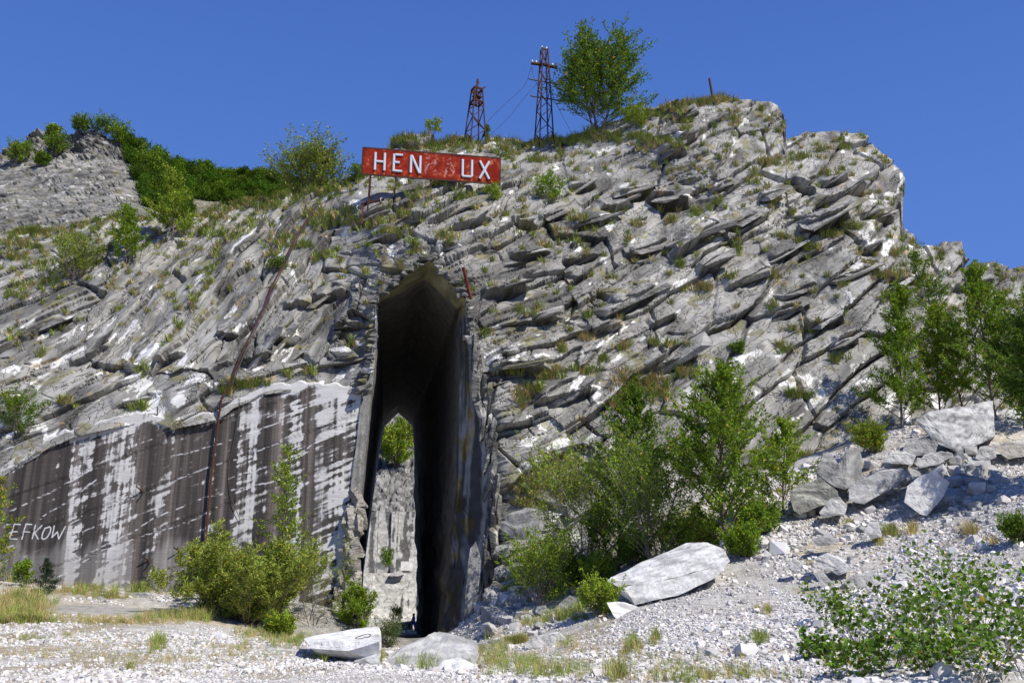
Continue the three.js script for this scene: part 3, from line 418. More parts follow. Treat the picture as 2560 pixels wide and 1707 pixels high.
{
  const R = rng(5), terr = new THREE.Group(); terr.name = 'quarry_terrace'; terr.userData = { kind: 'structure', label: 'stepped white marble benches beyond the tunnel' }; scene.add(terr);
  const block = (x0, x1, y0, y1, z, dep, base, th) => { const g0 = new THREE.BoxGeometry(x1 - x0 - 0.06, y1 - y0 - 0.05, dep, Math.min(90, Math.ceil((x1 - x0) * 9)), Math.ceil((y1 - y0) * 9), 1); g0.translate((x0 + x1) / 2, (y0 + y1) / 2, z - dep / 2 + (R() - 0.5) * 0.25); const P = g0.attributes.position; for (let i = 0; i < P.count; i++) { const x = P.getX(i), y = P.getY(i), zz = P.getZ(i), q = 0.10; P.setXYZ(i, x + q * (fbm3(x * 1.5, y * 1.5, zz, 3) - 0.5), y + q * (fbm3(x * 1.5 + 9, y * 1.5, zz, 3) - 0.5), zz + q * (fbm3(x * 1.5, y * 1.5 + 9, zz, 3) - 0.5)); } g0.computeVertexNormals(); boxUv(g0, 0.3); mesh('marble_block', colored(g0, (x, y, zz, c) => marble(R, x, y, zz, c, base, th)), flatRockMat, terr); };
  const zA = 112, zB = 121, A = (px, py, z) => at(px, py, z);
  const y0 = -2.2, yA = A(960, 1432, zA).y, yB = A(960, 1278, zB).y, yM = A(960, 1480, zA).y, yL = A(960, 1545, zA).y;
  const cols = (z, list, ya, yb, dep, base, th) => { for (let i = 0; i < list.length - 1; i++) block(A(list[i], 1450, z).x, A(list[i + 1], 1450, z).x, ya, yb, -z + (i % 2) * 0.3, dep, base, th); };
  cols(zA, [760, 892, 929, 1052, 1150], yL, yA, 7, 0.84, 0.62); cols(zA - 0.6, [760, 860, 996, 1032, 1070, 1150], y0, yL, 7, 0.84, 0.64);
  cols(zB, [740, 905, 940, 974, 990, 1130], yA - 0.5, yB, 8, 0.62, 0.485);
  // rubble slope above the benches
  const n = 260, m = 260, pos = [], col = [], uv = [], idx = [];
  for (let i = 0; i <= n; i++) for (let j = 0; j <= m; j++) { const px = lerp(800, 1120, i / n), t = j / m, zd = lerp(124, 175, t), b = lerp(yB - 0.6, at(990, 930, 175).y, t), x = A(px, 1200, zd).x; const c = cells(x * 1.5 + 0.6 * fbm2(x * 2, b * 2, 2, 953), b * 2.1 + 0.6 * fbm2(x * 2 + 9, b * 2, 2, 954), 950); const h = 0.9 * (c.h - 0.5 * c.d1) + 0.5 * fbm2(x * 3, b * 3, 3, 955) + 1.5 * (fbm2(x * 0.3, zd * 0.2, 3, 951) - 0.5); pos.push(x, b + h * 0.9, -zd); uv.push(x * 0.2, b * 0.2); const g = 0.22 + 0.22 * (c.h2 - 0.5) + 0.2 * (fbm2(x * 2, b * 2, 3, 952) - 0.5); col.push(g, g * 0.98, g * 0.94); if (i < n && j < m) { const a = i * (m + 1) + j, e = a + m + 1; idx.push(a, e, a + 1, e, e + 1, a + 1); } }
  struct('rubble_slope', geoOf(pos, idx, col, uv), rockMat).userData.label = 'grey rubble slope beyond the tunnel, above the marble benches';
  slopeY = zd => lerp(yB - 0.6, at(990, 930, 175).y, (zd - 124) / 51);
  // blocks lying on the bench
  const loose = [[[[938, 1406], [947, 1405], [971, 1415], [969, 1427], [937, 1421]], 114, 1.2, 'white marble block tipped over on the bench beyond the tunnel'], [[[1002, 1403], [1033, 1404], [1032, 1426], [1001, 1426]], 114, 1.6, 'squarish white marble block on the bench beyond the tunnel'], [[[972, 1438], [984, 1431], [1005, 1430], [1010, 1436], [996, 1440], [975, 1440]], 111.6, 1.0, 'thin white slab on the lip of the bench beyond the tunnel']];
  for (const [o, z, th, label] of loose) { const pts = []; let cx = 0; for (const [x, y] of o) { pts.push(at(x, y, z), at(x, y, z + th).add(new THREE.Vector3(0, 0.0, 0))); } const g = hullGeo(pts, 0.06, 3, 2); colored(g, (x, y, zz, c) => { const q = 0.74 + 0.14 * (fbm3(x * 2, y * 2, zz * 2, 3) - 0.5); c.push(q, q * 0.99, q * 0.98); }); tag(mesh('marble_block', g, flatRockMat), label, 'block'); }
}
// low graffiti-marked blocks by the exit
{
  const c = at(1005, 1566, 103); c.y = groundY(c.x, c.z) + 0.02; const g = thing('marble_barrier', c, 'low pale block with dark scrawled letters beside the walking person', 'block');
  const box = new THREE.BoxGeometry(2.1, 0.78, 0.8, 12, 5, 5); { const P = box.attributes.position; for (let i = 0; i < P.count; i++) { const x = P.getX(i), y = P.getY(i); P.setY(i, y + 0.39 + 0.12 * x * (y > 0 ? 1 : 0)); P.setZ(i, P.getZ(i) + 0.05 * (fbm2(x * 3, y * 3, 2, 5) - 0.5)); } box.computeVertexNormals(); }
  mesh('block', colored(boxUv(box), (x, y, z, c) => { const q = 0.5 + 0.2 * (fbm3(x * 2, y * 2, z * 2, 3) - 0.5); c.push(q, q, q); }), flatRockMat, g);
  const ink = new THREE.MeshStandardMaterial({ color: new THREE.Color().setRGB(0.02, 0.02, 0.03), roughness: 0.8 });
  const strokes = [[[0.0, 0.2], [0.03, 0.5], [0.15, 0.25], [0.25, 0.55], [0.34, 0.25]], [[0.72, 0.62], [0.52, 0.55], [0.46, 0.3], [0.66, 0.32], [0.74, 0.6], [0.74, 0.28]], [[0.84, 0.7], [0.85, 0.3]]];
  for (const s of strokes) { const cu = new THREE.CatmullRomCurve3(s.map(([x, y]) => new THREE.Vector3(x, y + 0.02, 0.425)), false, 'catmullrom', 0.2); mesh('painted_letter', new THREE.TubeGeometry(cu, 16, 0.03, 4), ink, g); }
  const c2 = at(1046, 1574, 102); c2.y = groundY(c2.x, c2.z); const h = hullGeo(boxPts(rng(3), 0.42, 0.5, 0.4, 0.3, 6), 0.04, 2, 2); h.translate(0, 0.42, 0); colored(h, (x, y, z, c) => { const q = 0.5 + 0.2 * (fbm3(x * 2, y * 2, z * 2, 3) - 0.5); c.push(q, q, q * 1.02); }); const b2 = mesh('marble_block', h, flatRockMat); b2.position.copy(c2); tag(b2, 'small pale block at the right jamb of the tunnel exit', 'block');
}

// ------------------------------------------------------------------ far hill at the left
const hillTop = poly([[-300, 470], [-60, 430], [0, 395], [60, 362], [120, 346], [190, 345], [260, 350], [300, 362], [360, 395], [430, 425], [520, 443], [600, 455], [680, 462], [800, 480], [1000, 560]]);
const hillZ = (px, py) => lerp(104, 132, sstep(640, 340, py)) + lerp(0, 22, sstep(280, 560, px));
function hillPoint(px, py) { const z = hillZ(px, py), p = at(px, py, z); const a = p.x * 0.9 + p.y * 0.4, b = -p.x * 0.4 + p.y * 0.9, c = cells(a / 3.2, b / 1.1, 960); let h = 0.35 * c.h; const d = cells(a / 0.9, b / 0.5, 961); h += 0.18 * d.h - 0.25 * sstep(0.08, 0.01, d.d2 - d.d1) * (d.h3 > 0.6 ? 1 : 0) + 0.35 * fbm2(p.x * 1.4, p.y * 3.5, 3, 964) + 1.8 * (fbm2(p.x * 0.12, p.y * 0.15, 3, 962) - 0.5); const up = sstep(420, 385, py + 14 * (fbm2(p.x * 0.3, p.y * 0.3, 2, 963) - 0.5)); h *= 1.35 + 1.8 * up; p.z += h; p.y += 0.3 * h; INFO.a = a; INFO.b = b; INFO.id = c.h; INFO.z = 0; return p; }
{
  const n = 420, m = 150, pos = [], col = new Float32Array((n + 1) * (m + 4) * 3), uv = [], idx = [];
  for (let i = 0; i <= n; i++) for (let j = 0; j <= m + 3; j++) { const px = lerp(-300, 1000, i / n); let p; if (j <= m) { const py = lerp(640, hillTop(px), j / m); p = hillPoint(px, py); } else { p = hillPoint(px, hillTop(px)); p.z -= (j - m) * 6; p.y -= (j - m) * (j - m) * 1.2; } const k = i * (m + 4) + j; rockColor(px, 500, p, col, k * 3); for (let e = 0; e < 3; e++) col[k * 3 + e] *= 0.72; if (px > 330) { const q = 0.5 * sstep(330, 420, px); col[k * 3] = lerp(col[k * 3], 0.16, q); col[k * 3 + 1] = lerp(col[k * 3 + 1], 0.15, q); col[k * 3 + 2] = lerp(col[k * 3 + 2], 0.07, q); } pos.push(p.x, p.y, p.z); uv.push(p.x * 0.12, p.y * 0.12); if (i < n && j < m + 3) { const a = i * (m + 4) + j, b = a + m + 4; idx.push(a, b, a + 1, b, b + 1, a + 1); } }
  struct('hill', geoOf(pos, idx, col, uv), rockMat).userData.label = 'farther rocky hill with bushes at the upper left';
}

// ------------------------------------------------------------------ boulders
const boulderTone = (o = {}) => (x, y, z, c) => { const n = fbm3(x * 1.1, y * 1.1, z * 1.1, 4), v = fbm3(x * 0.8 + 5, y * 4.2 + x * 0.9, z * 0.8, 5), s = sstep(o.th ?? 0.56, (o.th ?? 0.56) + 0.035, v); let g = (o.base ?? 0.62) + 0.22 * (n - 0.5); g = lerp(g, o.dark ?? 0.2, s * (o.mix ?? 0.7)); c.push(g * (o.r ?? 1), g * 0.985, g * (o.b ?? 0.955)); };
const DEBRIS = [];
// hull corners: [px, py, metres away]
function boulder(corners, label, o = {}) {
  const pts = corners.map(c => at(c[0], c[1], c[2])), b = new THREE.Vector3(); let lo = 1e9; for (const p of pts) { b.add(p); lo = Math.min(lo, p.y); } b.divideScalar(pts.length); b.y = lo;
  for (const p of pts) p.sub(b);
  let g = hullGeo(pts, 0, 1, o.sub ?? 3); const P = g.attributes.position, r = (o.rough ?? 0.14) * 0.75, sd = corners[0][0];
  for (let i = 0; i < P.count; i++) { const x = P.getX(i), y = P.getY(i), z = P.getZ(i), c = cells(x * 1.4 + sd, y * 3.4 + z * 1.3, 970); const q = r * (fbm3(x * 1.6 + sd, y * 1.6, z * 1.6, 4) - 0.5) * 1.6 + r * 0.35 * (c.h - 0.5); const q2 = r * (fbm3(x * 1.6, y * 1.6 + sd, z * 1.6, 3) - 0.5) * 1.4; P.setXYZ(i, x + q2, y + q, z + q); }
  g.computeVertexNormals(); boxUv(g, 0.4); colored(g, boulderTone(o));
  const m = mesh(o.name ?? 'boulder', g, flatRockMat); m.position.copy(b); { const bb = new THREE.Box3().setFromBufferAttribute(P); DEBRIS.push([b.x, b.z, (bb.max.x - bb.min.x) / 2, (bb.max.z - bb.min.z) / 2]); } tag(m, label, o.cat ?? 'boulder', o.group); return m;
}
// an outline seen from here becomes a block: front face at z, back face d metres farther, its back edge shrunk a little
function blockOf(outline, z, d, label, o = {}) { const c = outline.reduce((a, p) => [a[0] + p[0] / outline.length, a[1] + p[1] / outline.length], [0, 0]), f = []; for (const [x, y, dz = 0] of outline) { f.push([x, y, z + dz]); f.push([lerp(x, c[0], 0.12), lerp(y, c[1], 0.10) - (o.lift ?? 4), z + d + dz * 0.5]); } return boulder(f, label, o); }
const B0 = boulder([[760, 1598, 22.10], [775, 1618, 21.90], [800, 1630, 21.90], [870, 1628, 21.50], [945, 1605, 21.40], [952, 1640, 21.70], [945, 1660, 21.70], [890, 1650, 21.90], [800, 1640, 22.30], [762, 1594, 23.50], [850, 1578, 23.90], [947, 1567, 23.90], [952, 1580, 23.70], [880, 1572, 24.10]], 'flat white boulder with a drawn black mark, left of the tunnel mouth', { base: 0.74, th: 0.66, mix: 0.5, rough: 0.1 });
boulder([[885, 1655, 21.50], [948, 1638, 21.30], [952, 1665, 21.30], [895, 1664, 21.30], [930, 1640, 22.30], [900, 1640, 22.30]], 'low white stone tucked under the marked flat boulder', { base: 0.7, rough: 0.07 });
boulder([[955, 1655, 21.70], [1000, 1618, 22.30], [1050, 1598, 22.70], [1082, 1583, 23.10], [1130, 1592, 22.90], [1192, 1600, 22.90], [1198, 1640, 22.10], [1180, 1668, 21.30], [1050, 1672, 21.10], [960, 1675, 21.30], [1100, 1582, 24.70], [1000, 1622, 24.30], [1190, 1606, 24.30]], 'broad grey-speckled boulder lying across the tunnel mouth', { base: 0.5, th: 0.5, mix: 0.55, dark: 0.3, rough: 0.16 });
boulder([[1090, 1672, 19.20], [1110, 1650, 19.40], [1150, 1643, 19.60], [1186, 1660, 19.30], [1180, 1685, 18.80], [1120, 1690, 18.80], [1130, 1645, 20.60], [1180, 1660, 20.40]], 'small rounded white boulder in front of the broad grey boulder', { base: 0.76, th: 0.7, rough: 0.08 });
{ const D = -1.5, up = [[1515, 1452, 33.6], [1540, 1438, 34.6], [1620, 1400, 35.4], [1715, 1358, 35.6], [1770, 1356, 35], [1815, 1378, 34], [1770, 1420, 33], [1660, 1452, 32.8], [1545, 1468, 33], [1600, 1420, 36.5], [1770, 1365, 36.8], [1640, 1470, 33.2], [1530, 1468, 33.8]], lo = [[1528, 1468, 33.4], [1588, 1514, 32.2], [1700, 1487, 32.2], [1790, 1446, 32.6], [1826, 1402, 33.2], [1816, 1380, 34.2], [1690, 1448, 33], [1560, 1470, 32.9], [1600, 1480, 35.5], [1800, 1410, 36]], f = l => l.map(([x, y, z]) => [x, y, z + D]);
  const o = { base: 0.66, th: 0.56, mix: 0.6, dark: 0.24, rough: 0.09, sub: 4 }, m = boulder(f(up), 'huge tilted white slab on the gravel below the big leafy trees', o), n = boulder(f(lo), 'x', { ...o, base: 0.6 });
  n.geometry.translate(n.position.x - m.position.x, n.position.y - m.position.y, n.position.z - m.position.z); m.geometry = mergeGeometries([m.geometry, n.geometry]); scene.remove(n); taken.boulder--; }
boulder([[1518, 1506, 30.40], [1560, 1505, 30.80], [1600, 1520, 30.60], [1638, 1550, 29.90], [1620, 1570, 29.40], [1572, 1585, 28.80], [1560, 1580, 29.00], [1535, 1540, 29.60], [1600, 1520, 31.60], [1640, 1550, 31.00], [1560, 1515, 31.60]], 'wedge-shaped white boulder propping the huge tilted slab', { base: 0.64, th: 0.58, dark: 0.34, rough: 0.1 });
blockOf([[1392, 1560], [1398, 1512], [1425, 1490], [1445, 1495], [1440, 1545], [1415, 1562]], 34, 1.0, 'small grey upright boulder among grass, left of the tilted slab', { base: 0.42, rough: 0.1 });
// notched upright block: two shoulders with a saddle between
{ const a = [[2045, 1225, 39], [2042, 1180, 39.2], [2058, 1135, 39.6], [2072, 1128, 39.8], [2100, 1160, 39], [2120, 1238, 38.6], [2090, 1215, 38.6], [2060, 1130, 40.6], [2100, 1165, 40.6]], b = [[2095, 1160, 39], [2115, 1135, 39], [2126, 1118, 39.2], [2150, 1120, 39.6], [2158, 1150, 39.8], [2155, 1210, 39.6], [2115, 1240, 38.7], [2150, 1125, 40.8], [2120, 1140, 40.8], [2150, 1215, 40.6]];
  const m = boulder(a, 'notched upright grey block with a saddle-shaped top on the scree', { base: 0.34, th: 0.5, dark: 0.17, rough: 0.12 }), n = boulder(b, 'x', { base: 0.36, th: 0.52, dark: 0.18, rough: 0.12 });
  n.geometry.translate(n.position.x - m.position.x, n.position.y - m.position.y, n.position.z - m.position.z); m.geometry = mergeGeometries([m.geometry, n.geometry]); scene.remove(n); taken.boulder--; }
blockOf([[2065, 1200], [2080, 1190], [2118, 1195], [2135, 1210, 0.2], [2115, 1222], [2085, 1215]], 38.2, 0.7, 'grey wedge resting at the foot of the notched block', { base: 0.38, rough: 0.08 });
blockOf([[1974, 1232], [2000, 1210], [2050, 1200], [2095, 1228], [2098, 1245], [2050, 1262], [2000, 1285], [1985, 1275]], 38, 1.6, 'layered boulder with a dark mossy left end, below the notched block', { base: 0.46, th: 0.48, dark: 0.16, b: 0.85, rough: 0.14 });
blockOf([[2124, 1255], [2125, 1215], [2180, 1200], [2200, 1178], [2262, 1172], [2276, 1190], [2215, 1225], [2160, 1262]], 37.6, 1.3, 'long grey slab lying right of the notched block', { base: 0.48, th: 0.55, dark: 0.26, rough: 0.12 });
blockOf([[2050, 1280], [2075, 1250], [2100, 1243], [2120, 1265], [2112, 1290], [2060, 1292]], 36.8, 0.9, 'pale angular stone under the layered boulder', { base: 0.6, rough: 0.1 });
boulder([[2292, 1050, 42], [2320, 1032, 42], [2380, 1022, 42], [2482, 1003, 42], [2490, 1090, 41.6], [2440, 1108, 41.4], [2400, 1136, 41.2], [2340, 1105, 41.6], [2300, 1065, 42], [2330, 1030, 44], [2480, 1004, 44], [2488, 1095, 43.6], [2400, 1130, 43.2]], 'large blocky white boulder with dark patches crowning the scree', { base: 0.56, th: 0.54, mix: 0.85, dark: 0.17, rough: 0.12, sub: 4 });
blockOf([[2258, 1125], [2270, 1100], [2310, 1094], [2345, 1108], [2340, 1130], [2290, 1140]], 41.4, 1.0, 'rounded grey boulder under the left tip of the large crowning boulder', { base: 0.42, rough: 0.1 });
blockOf([[2210, 1155], [2225, 1132], [2260, 1130], [2290, 1142], [2280, 1165], [2235, 1160]], 40.6, 0.9, 'white-topped stone left of the rounded grey boulder', { base: 0.62, rough: 0.1 });
blockOf([[2262, 1255], [2270, 1215], [2300, 1190], [2340, 1178], [2375, 1205], [2360, 1240], [2318, 1290], [2300, 1285]], 36, 0.7, 'smooth white leaning slab dappled by leaf shade on the scree', { base: 0.72, th: 0.7, rough: 0.07 });
blockOf([[2290, 1160], [2310, 1140], [2360, 1130], [2385, 1138], [2350, 1160], [2300, 1172]], 39.6, 0.8, 'long flat stone below the large crowning boulder', { base: 0.56, rough: 0.1 });
blockOf([[2440, 1145], [2450, 1118], [2490, 1115], [2492, 1145], [2465, 1155]], 39.6, 0.9, 'cube-like stone at the right foot of the large crowning boulder', { base: 0.52, rough: 0.1 });
blockOf([[2390, 1180], [2400, 1165], [2450, 1162], [2465, 1195], [2435, 1215], [2405, 1200]], 38.2, 0.8, 'grey stone with a dark face mid-scree below the crowning boulder', { base: 0.46, rough: 0.1 });
blockOf([[2480, 1118], [2520, 1105], [2560, 1112], [2575, 1140], [2520, 1150]], 40, 1.2, 'flat brownish slab at the right edge behind the scree', { base: 0.4, r: 1.05, b: 0.88, rough: 0.1 });
blockOf([[2035, 1400], [2070, 1385], [2105, 1400], [2130, 1425], [2100, 1438], [2050, 1420]], 30.6, 0.9, 'humped white stone in the middle of the gravel slope', { base: 0.6, rough: 0.12 });
blockOf([[2034, 1435], [2055, 1430], [2085, 1460], [2088, 1488], [2065, 1478]], 29.4, 0.5, 'leaning blade-shaped stone below the humped white stone', { base: 0.5, rough: 0.08 });
blockOf([[2110, 1455], [2135, 1440], [2190, 1433], [2210, 1450], [2195, 1485], [2130, 1480]], 29.2, 0.9, 'layered grey stone low on the gravel slope', { base: 0.48, th: 0.5, rough: 0.12 });
blockOf([[2160, 1325], [2175, 1306], [2198, 1305], [2206, 1340], [2180, 1346]], 33.6, 0.6, 'pale cube-shaped stone beside a grass tuft on the upper gravel slope', { base: 0.62, rough: 0.08 });
blockOf([[2032, 1350], [2060, 1342], [2100, 1350], [2085, 1362], [2045, 1366]], 33.2, 0.5, 'low flat grey stone on the upper gravel slope', { base: 0.4, rough: 0.08 });
blockOf([[1975, 1410], [1985, 1395], [2005, 1410], [2000, 1432], [1982, 1436]], 31, 0.4, 'small upright pale stone left of the humped white stone', { base: 0.62, rough: 0.06 });
blockOf([[2238, 1445], [2250, 1415], [2290, 1412], [2310, 1440], [2300, 1460], [2260, 1462]], 29.4, 0.6, 'white stone half hidden behind the broad-leaved shrub', { base: 0.66, rough: 0.08 });
blockOf([[2345, 1375], [2375, 1358], [2400, 1375], [2385, 1395], [2355, 1390]], 31.4, 0.6, 'dark grey stone at the edge of the shaded gravel', { base: 0.34, rough: 0.08 });
blockOf([[2520, 1440], [2545, 1428], [2580, 1432], [2590, 1460], [2530, 1462]], 26, 0.8, 'pale boulder cut by the right edge of the view', { base: 0.55, rough: 0.1 });
blockOf([[1310, 1610], [1350, 1590], [1400, 1580], [1420, 1600], [1400, 1630], [1330, 1640]], 25.6, 0.9, 'cluster-edge white stone above the foreground grass clump', { base: 0.6, th: 0.5, rough: 0.12 });
// stones along the foot of the sawn face and the far side of the road
const footStones = [[[125, 1480], [140, 1468], [165, 1475], [168, 1484], [140, 1487]], [[85, 1492], [95, 1487], [108, 1494], [100, 1498]], [[40, 1488], [52, 1481], [56, 1490], [44, 1494]], [[245, 1478], [262, 1469], [275, 1476], [260, 1482]], [[280, 1488], [295, 1480], [312, 1488], [296, 1492]], [[325, 1498], [335, 1485], [365, 1482], [376, 1492], [360, 1502], [335, 1504]], [[398, 1508], [410, 1500], [425, 1508], [412, 1514]], [[405, 1520], [418, 1512], [430, 1518], [420, 1524]]];
footStones.forEach((o, i) => blockOf(o, lerp(49.4, 47.5, i / 7), 0.8, ['broad pale stone at the wall foot right of the little spruce', 'small flat stone on the road verge left of the little spruce', 'cream stone at the left end of the road verge', 'low pale stone on the grassy verge below the dark streaks', 'rounded stone beside the largest verge stone', 'largest dark-fronted stone on the road verge under the sawn face', 'pale stone left of the round willow bush, upper of two', 'pale stone left of the round willow bush, lower of two'][i], { base: i === 5 ? 0.36 : 0.55, rough: 0.08, sub: 2, name: 'stone', cat: 'stone' }));
// fallen blocks heaped at the tunnel's right jamb
{ const R = rng(99), L = [[1260, 1440, 60, 60, 46, 'grey angular block heaped right of the tunnel, uppermost', 0.34], [1230, 1490, 50, 60, 44, 'pale tilted block in the heap right of the tunnel', 0.42], [1290, 1500, 60, 50, 42.5, 'flat grey block on the right shoulder of the tunnel heap', 0.36], [1250, 1545, 50, 50, 40, 'blocky grey stone in the middle of the tunnel heap', 0.34], [1310, 1545, 60, 44, 39, 'grey stone beside the grass on the tunnel heap', 0.36], [1220, 1575, 44, 40, 38, 'small pale block low in the tunnel heap', 0.44], [1290, 1590, 60, 34, 35, 'flat grey slab at the bottom of the tunnel heap', 0.4], [1340, 1480, 50, 40, 43, 'grey stone under the shrub at the top right of the tunnel heap', 0.36], [1360, 1530, 46, 34, 39, 'tilted grey stone at the right of the tunnel heap', 0.42], [1290, 1225, 110, 130, 50.6, 'pale split boulder wedged against the cliff, right of the tunnel', 0.44], [1310, 1320, 140, 120, 49.8, 'large grey block below the pale split boulder', 0.32], [1255, 1380, 50, 40, 47.5, 'broken block under the overhang right of the tunnel', 0.36]];
  for (const [px, py, w, h, z, label, base] of L) { const o = []; const n = 7; for (let k = 0; k < n; k++) { const a = k / n * 6.283 + R() * 0.5, q = 0.75 + R() * 0.3; o.push([px + Math.cos(a) * w * 0.5 * q, py + Math.sin(a) * h * 0.5 * q, (R() - 0.5) * 0.8]); } blockOf(o, z, 0.9 + w / 60, label, { base, th: 0.53, dark: base * 0.5, rough: 0.16 }); } }
blockOf([[1158, 1575], [1164, 1480], [1174, 1370], [1190, 1352], [1202, 1400], [1196, 1490], [1186, 1580]], 46, 0.6, 'tall streaked slab leaning against the right jamb of the tunnel', { base: 0.32, dark: 0.14, rough: 0.1 });
// broken rock of the left jamb
{ const R = rng(44); for (let i = 0; i < 60; i++) { const t = i / 59, py = 1240 + t * 290, px = lerp(892, 860, t) + (R() - 0.5) * lerp(24, 56, t), s = 0.12 + 0.22 * R(), p = at(px, py, wallZ(860, py) - 0.1 - 0.4 * R()); const g = hullGeo(boxPts(R, s * 0.9, s * (1 + 1.3 * R()), s, 0.6, 6), 0.08, i, 1); g.applyMatrix4(new THREE.Matrix4().makeRotationFromEuler(new THREE.Euler(R() - 0.5, R(), R() - 0.3)).setPosition(p.x, p.y, p.z)); boxUv(g); colored(g, (x, y, z, c) => { const q = 0.36 + 0.4 * (fbm3(x * 2, y * 2, z * 2, 3) - 0.5); c.push(q * 1.05, q * 0.97, q * 0.85); }); mesh('rock_slab', g, rockMat, cliff); } }
// black mark drawn on the flat boulder
{ const m = new THREE.MeshStandardMaterial({ color: 0x111111, roughness: 0.9 }); const loc = B0.geometry.attributes.position, p = B0.position; const ray = new THREE.Raycaster(); B0.updateMatrixWorld(); const probe = (px, py) => { const e = at(px, py, 1), o = camera.position.clone(); ray.set(o, e.sub(o).normalize()); const h = ray.intersectObject(B0)[0]; return h ? h.point.sub(p).addScaledVector(ray.ray.direction, -0.012) : null; };
  for (const s of [[[926, 1586], [918, 1585], [906, 1588], [888, 1596], [896, 1597], [904, 1596], [910, 1594], [914, 1592], [917, 1594], [924, 1590], [926, 1586]]]) { const q = s.map(a => probe(...a)).filter(Boolean); if (q.length > 3) mesh('painted_mark', new THREE.TubeGeometry(new THREE.CatmullRomCurve3(q), 40, 0.011, 4), m, B0); } }
console.log('boulders done');
// ------------------------------------------------------------------ vegetation
const leafMat = new THREE.MeshPhysicalMaterial({ vertexColors: true, roughness: 0.8, specularIntensity: 0.25, transmission: 0.38, thickness: 0, side: THREE.DoubleSide });
const barkMat = new THREE.MeshStandardMaterial({ vertexColors: true, roughness: 0.95 });
const V3 = (x, y, z) => new THREE.Vector3(x, y, z);
function tubeInto(T, pts, r0, r1, n, c) {
  const base = T.pos.length / 3, d = V3(), u = V3(), w = V3(), up = V3(0.3, 0.9, 0.2).normalize();
  pts.forEach((p, i) => { d.subVectors(pts[Math.min(i + 1, pts.length - 1)], pts[Math.max(i - 1, 0)]).normalize(); u.crossVectors(d, Math.abs(d.dot(up)) > 0.95 ? V3(1, 0, 0) : up).normalize(); w.crossVectors(d, u); const r = lerp(r0, r1, i / (pts.length - 1)); for (let k = 0; k < n; k++) { const a = k / n * 6.2832; T.pos.push(p.x + r * (u.x * Math.cos(a) + w.x * Math.sin(a)), p.y + r * (u.y * Math.cos(a) + w.y * Math.sin(a)), p.z + r * (u.z * Math.cos(a) + w.z * Math.sin(a))); T.col.push(...c); } });
  for (let i = 0; i < pts.length - 1; i++) for (let k = 0; k < n; k++) { const a = base + i * n + k, b = base + i * n + (k + 1) % n; T.idx.push(a, b, a + n, b, b + n, a + n); }
}
function leafInto(L, R, c, size, out, colr, wid = 0.5) {
  const d = V3(R() - 0.5, R() - 0.55, R() - 0.5).addScaledVector(out, 0.5).normalize(), nrm = V3(R() - 0.5, 0.35 + R() * 0.6, R() - 0.5).normalize(), s = V3().crossVectors(d, nrm).normalize(), n2 = V3().crossVectors(s, d);
  const l = size * (0.7 + 0.6 * R()), w = l * wid, b = L.pos.length / 3, f = 0.18 * l;
  for (const [a, q, e] of [[0, 0, 0], [0.45, 0.5, 1], [1, 0, 0], [0.45, -0.5, 1]]) L.pos.push(c.x + d.x * l * a + s.x * w * q + n2.x * f * e, c.y + d.y * l * a + s.y * w * q + n2.y * f * e, c.z + d.z * l * a + s.z * w * q + n2.z * f * e);
  const k = 0.5 + 0.95 * R(), y = R() * R() * 0.7; const cc = [colr[0] * k * (1 + y), colr[1] * k * (1 + 0.25 * y), colr[2] * k]; for (let i = 0; i < 4; i++) L.col.push(...cc);
  L.idx.push(b, b + 1, b + 2, b, b + 2, b + 3);
}
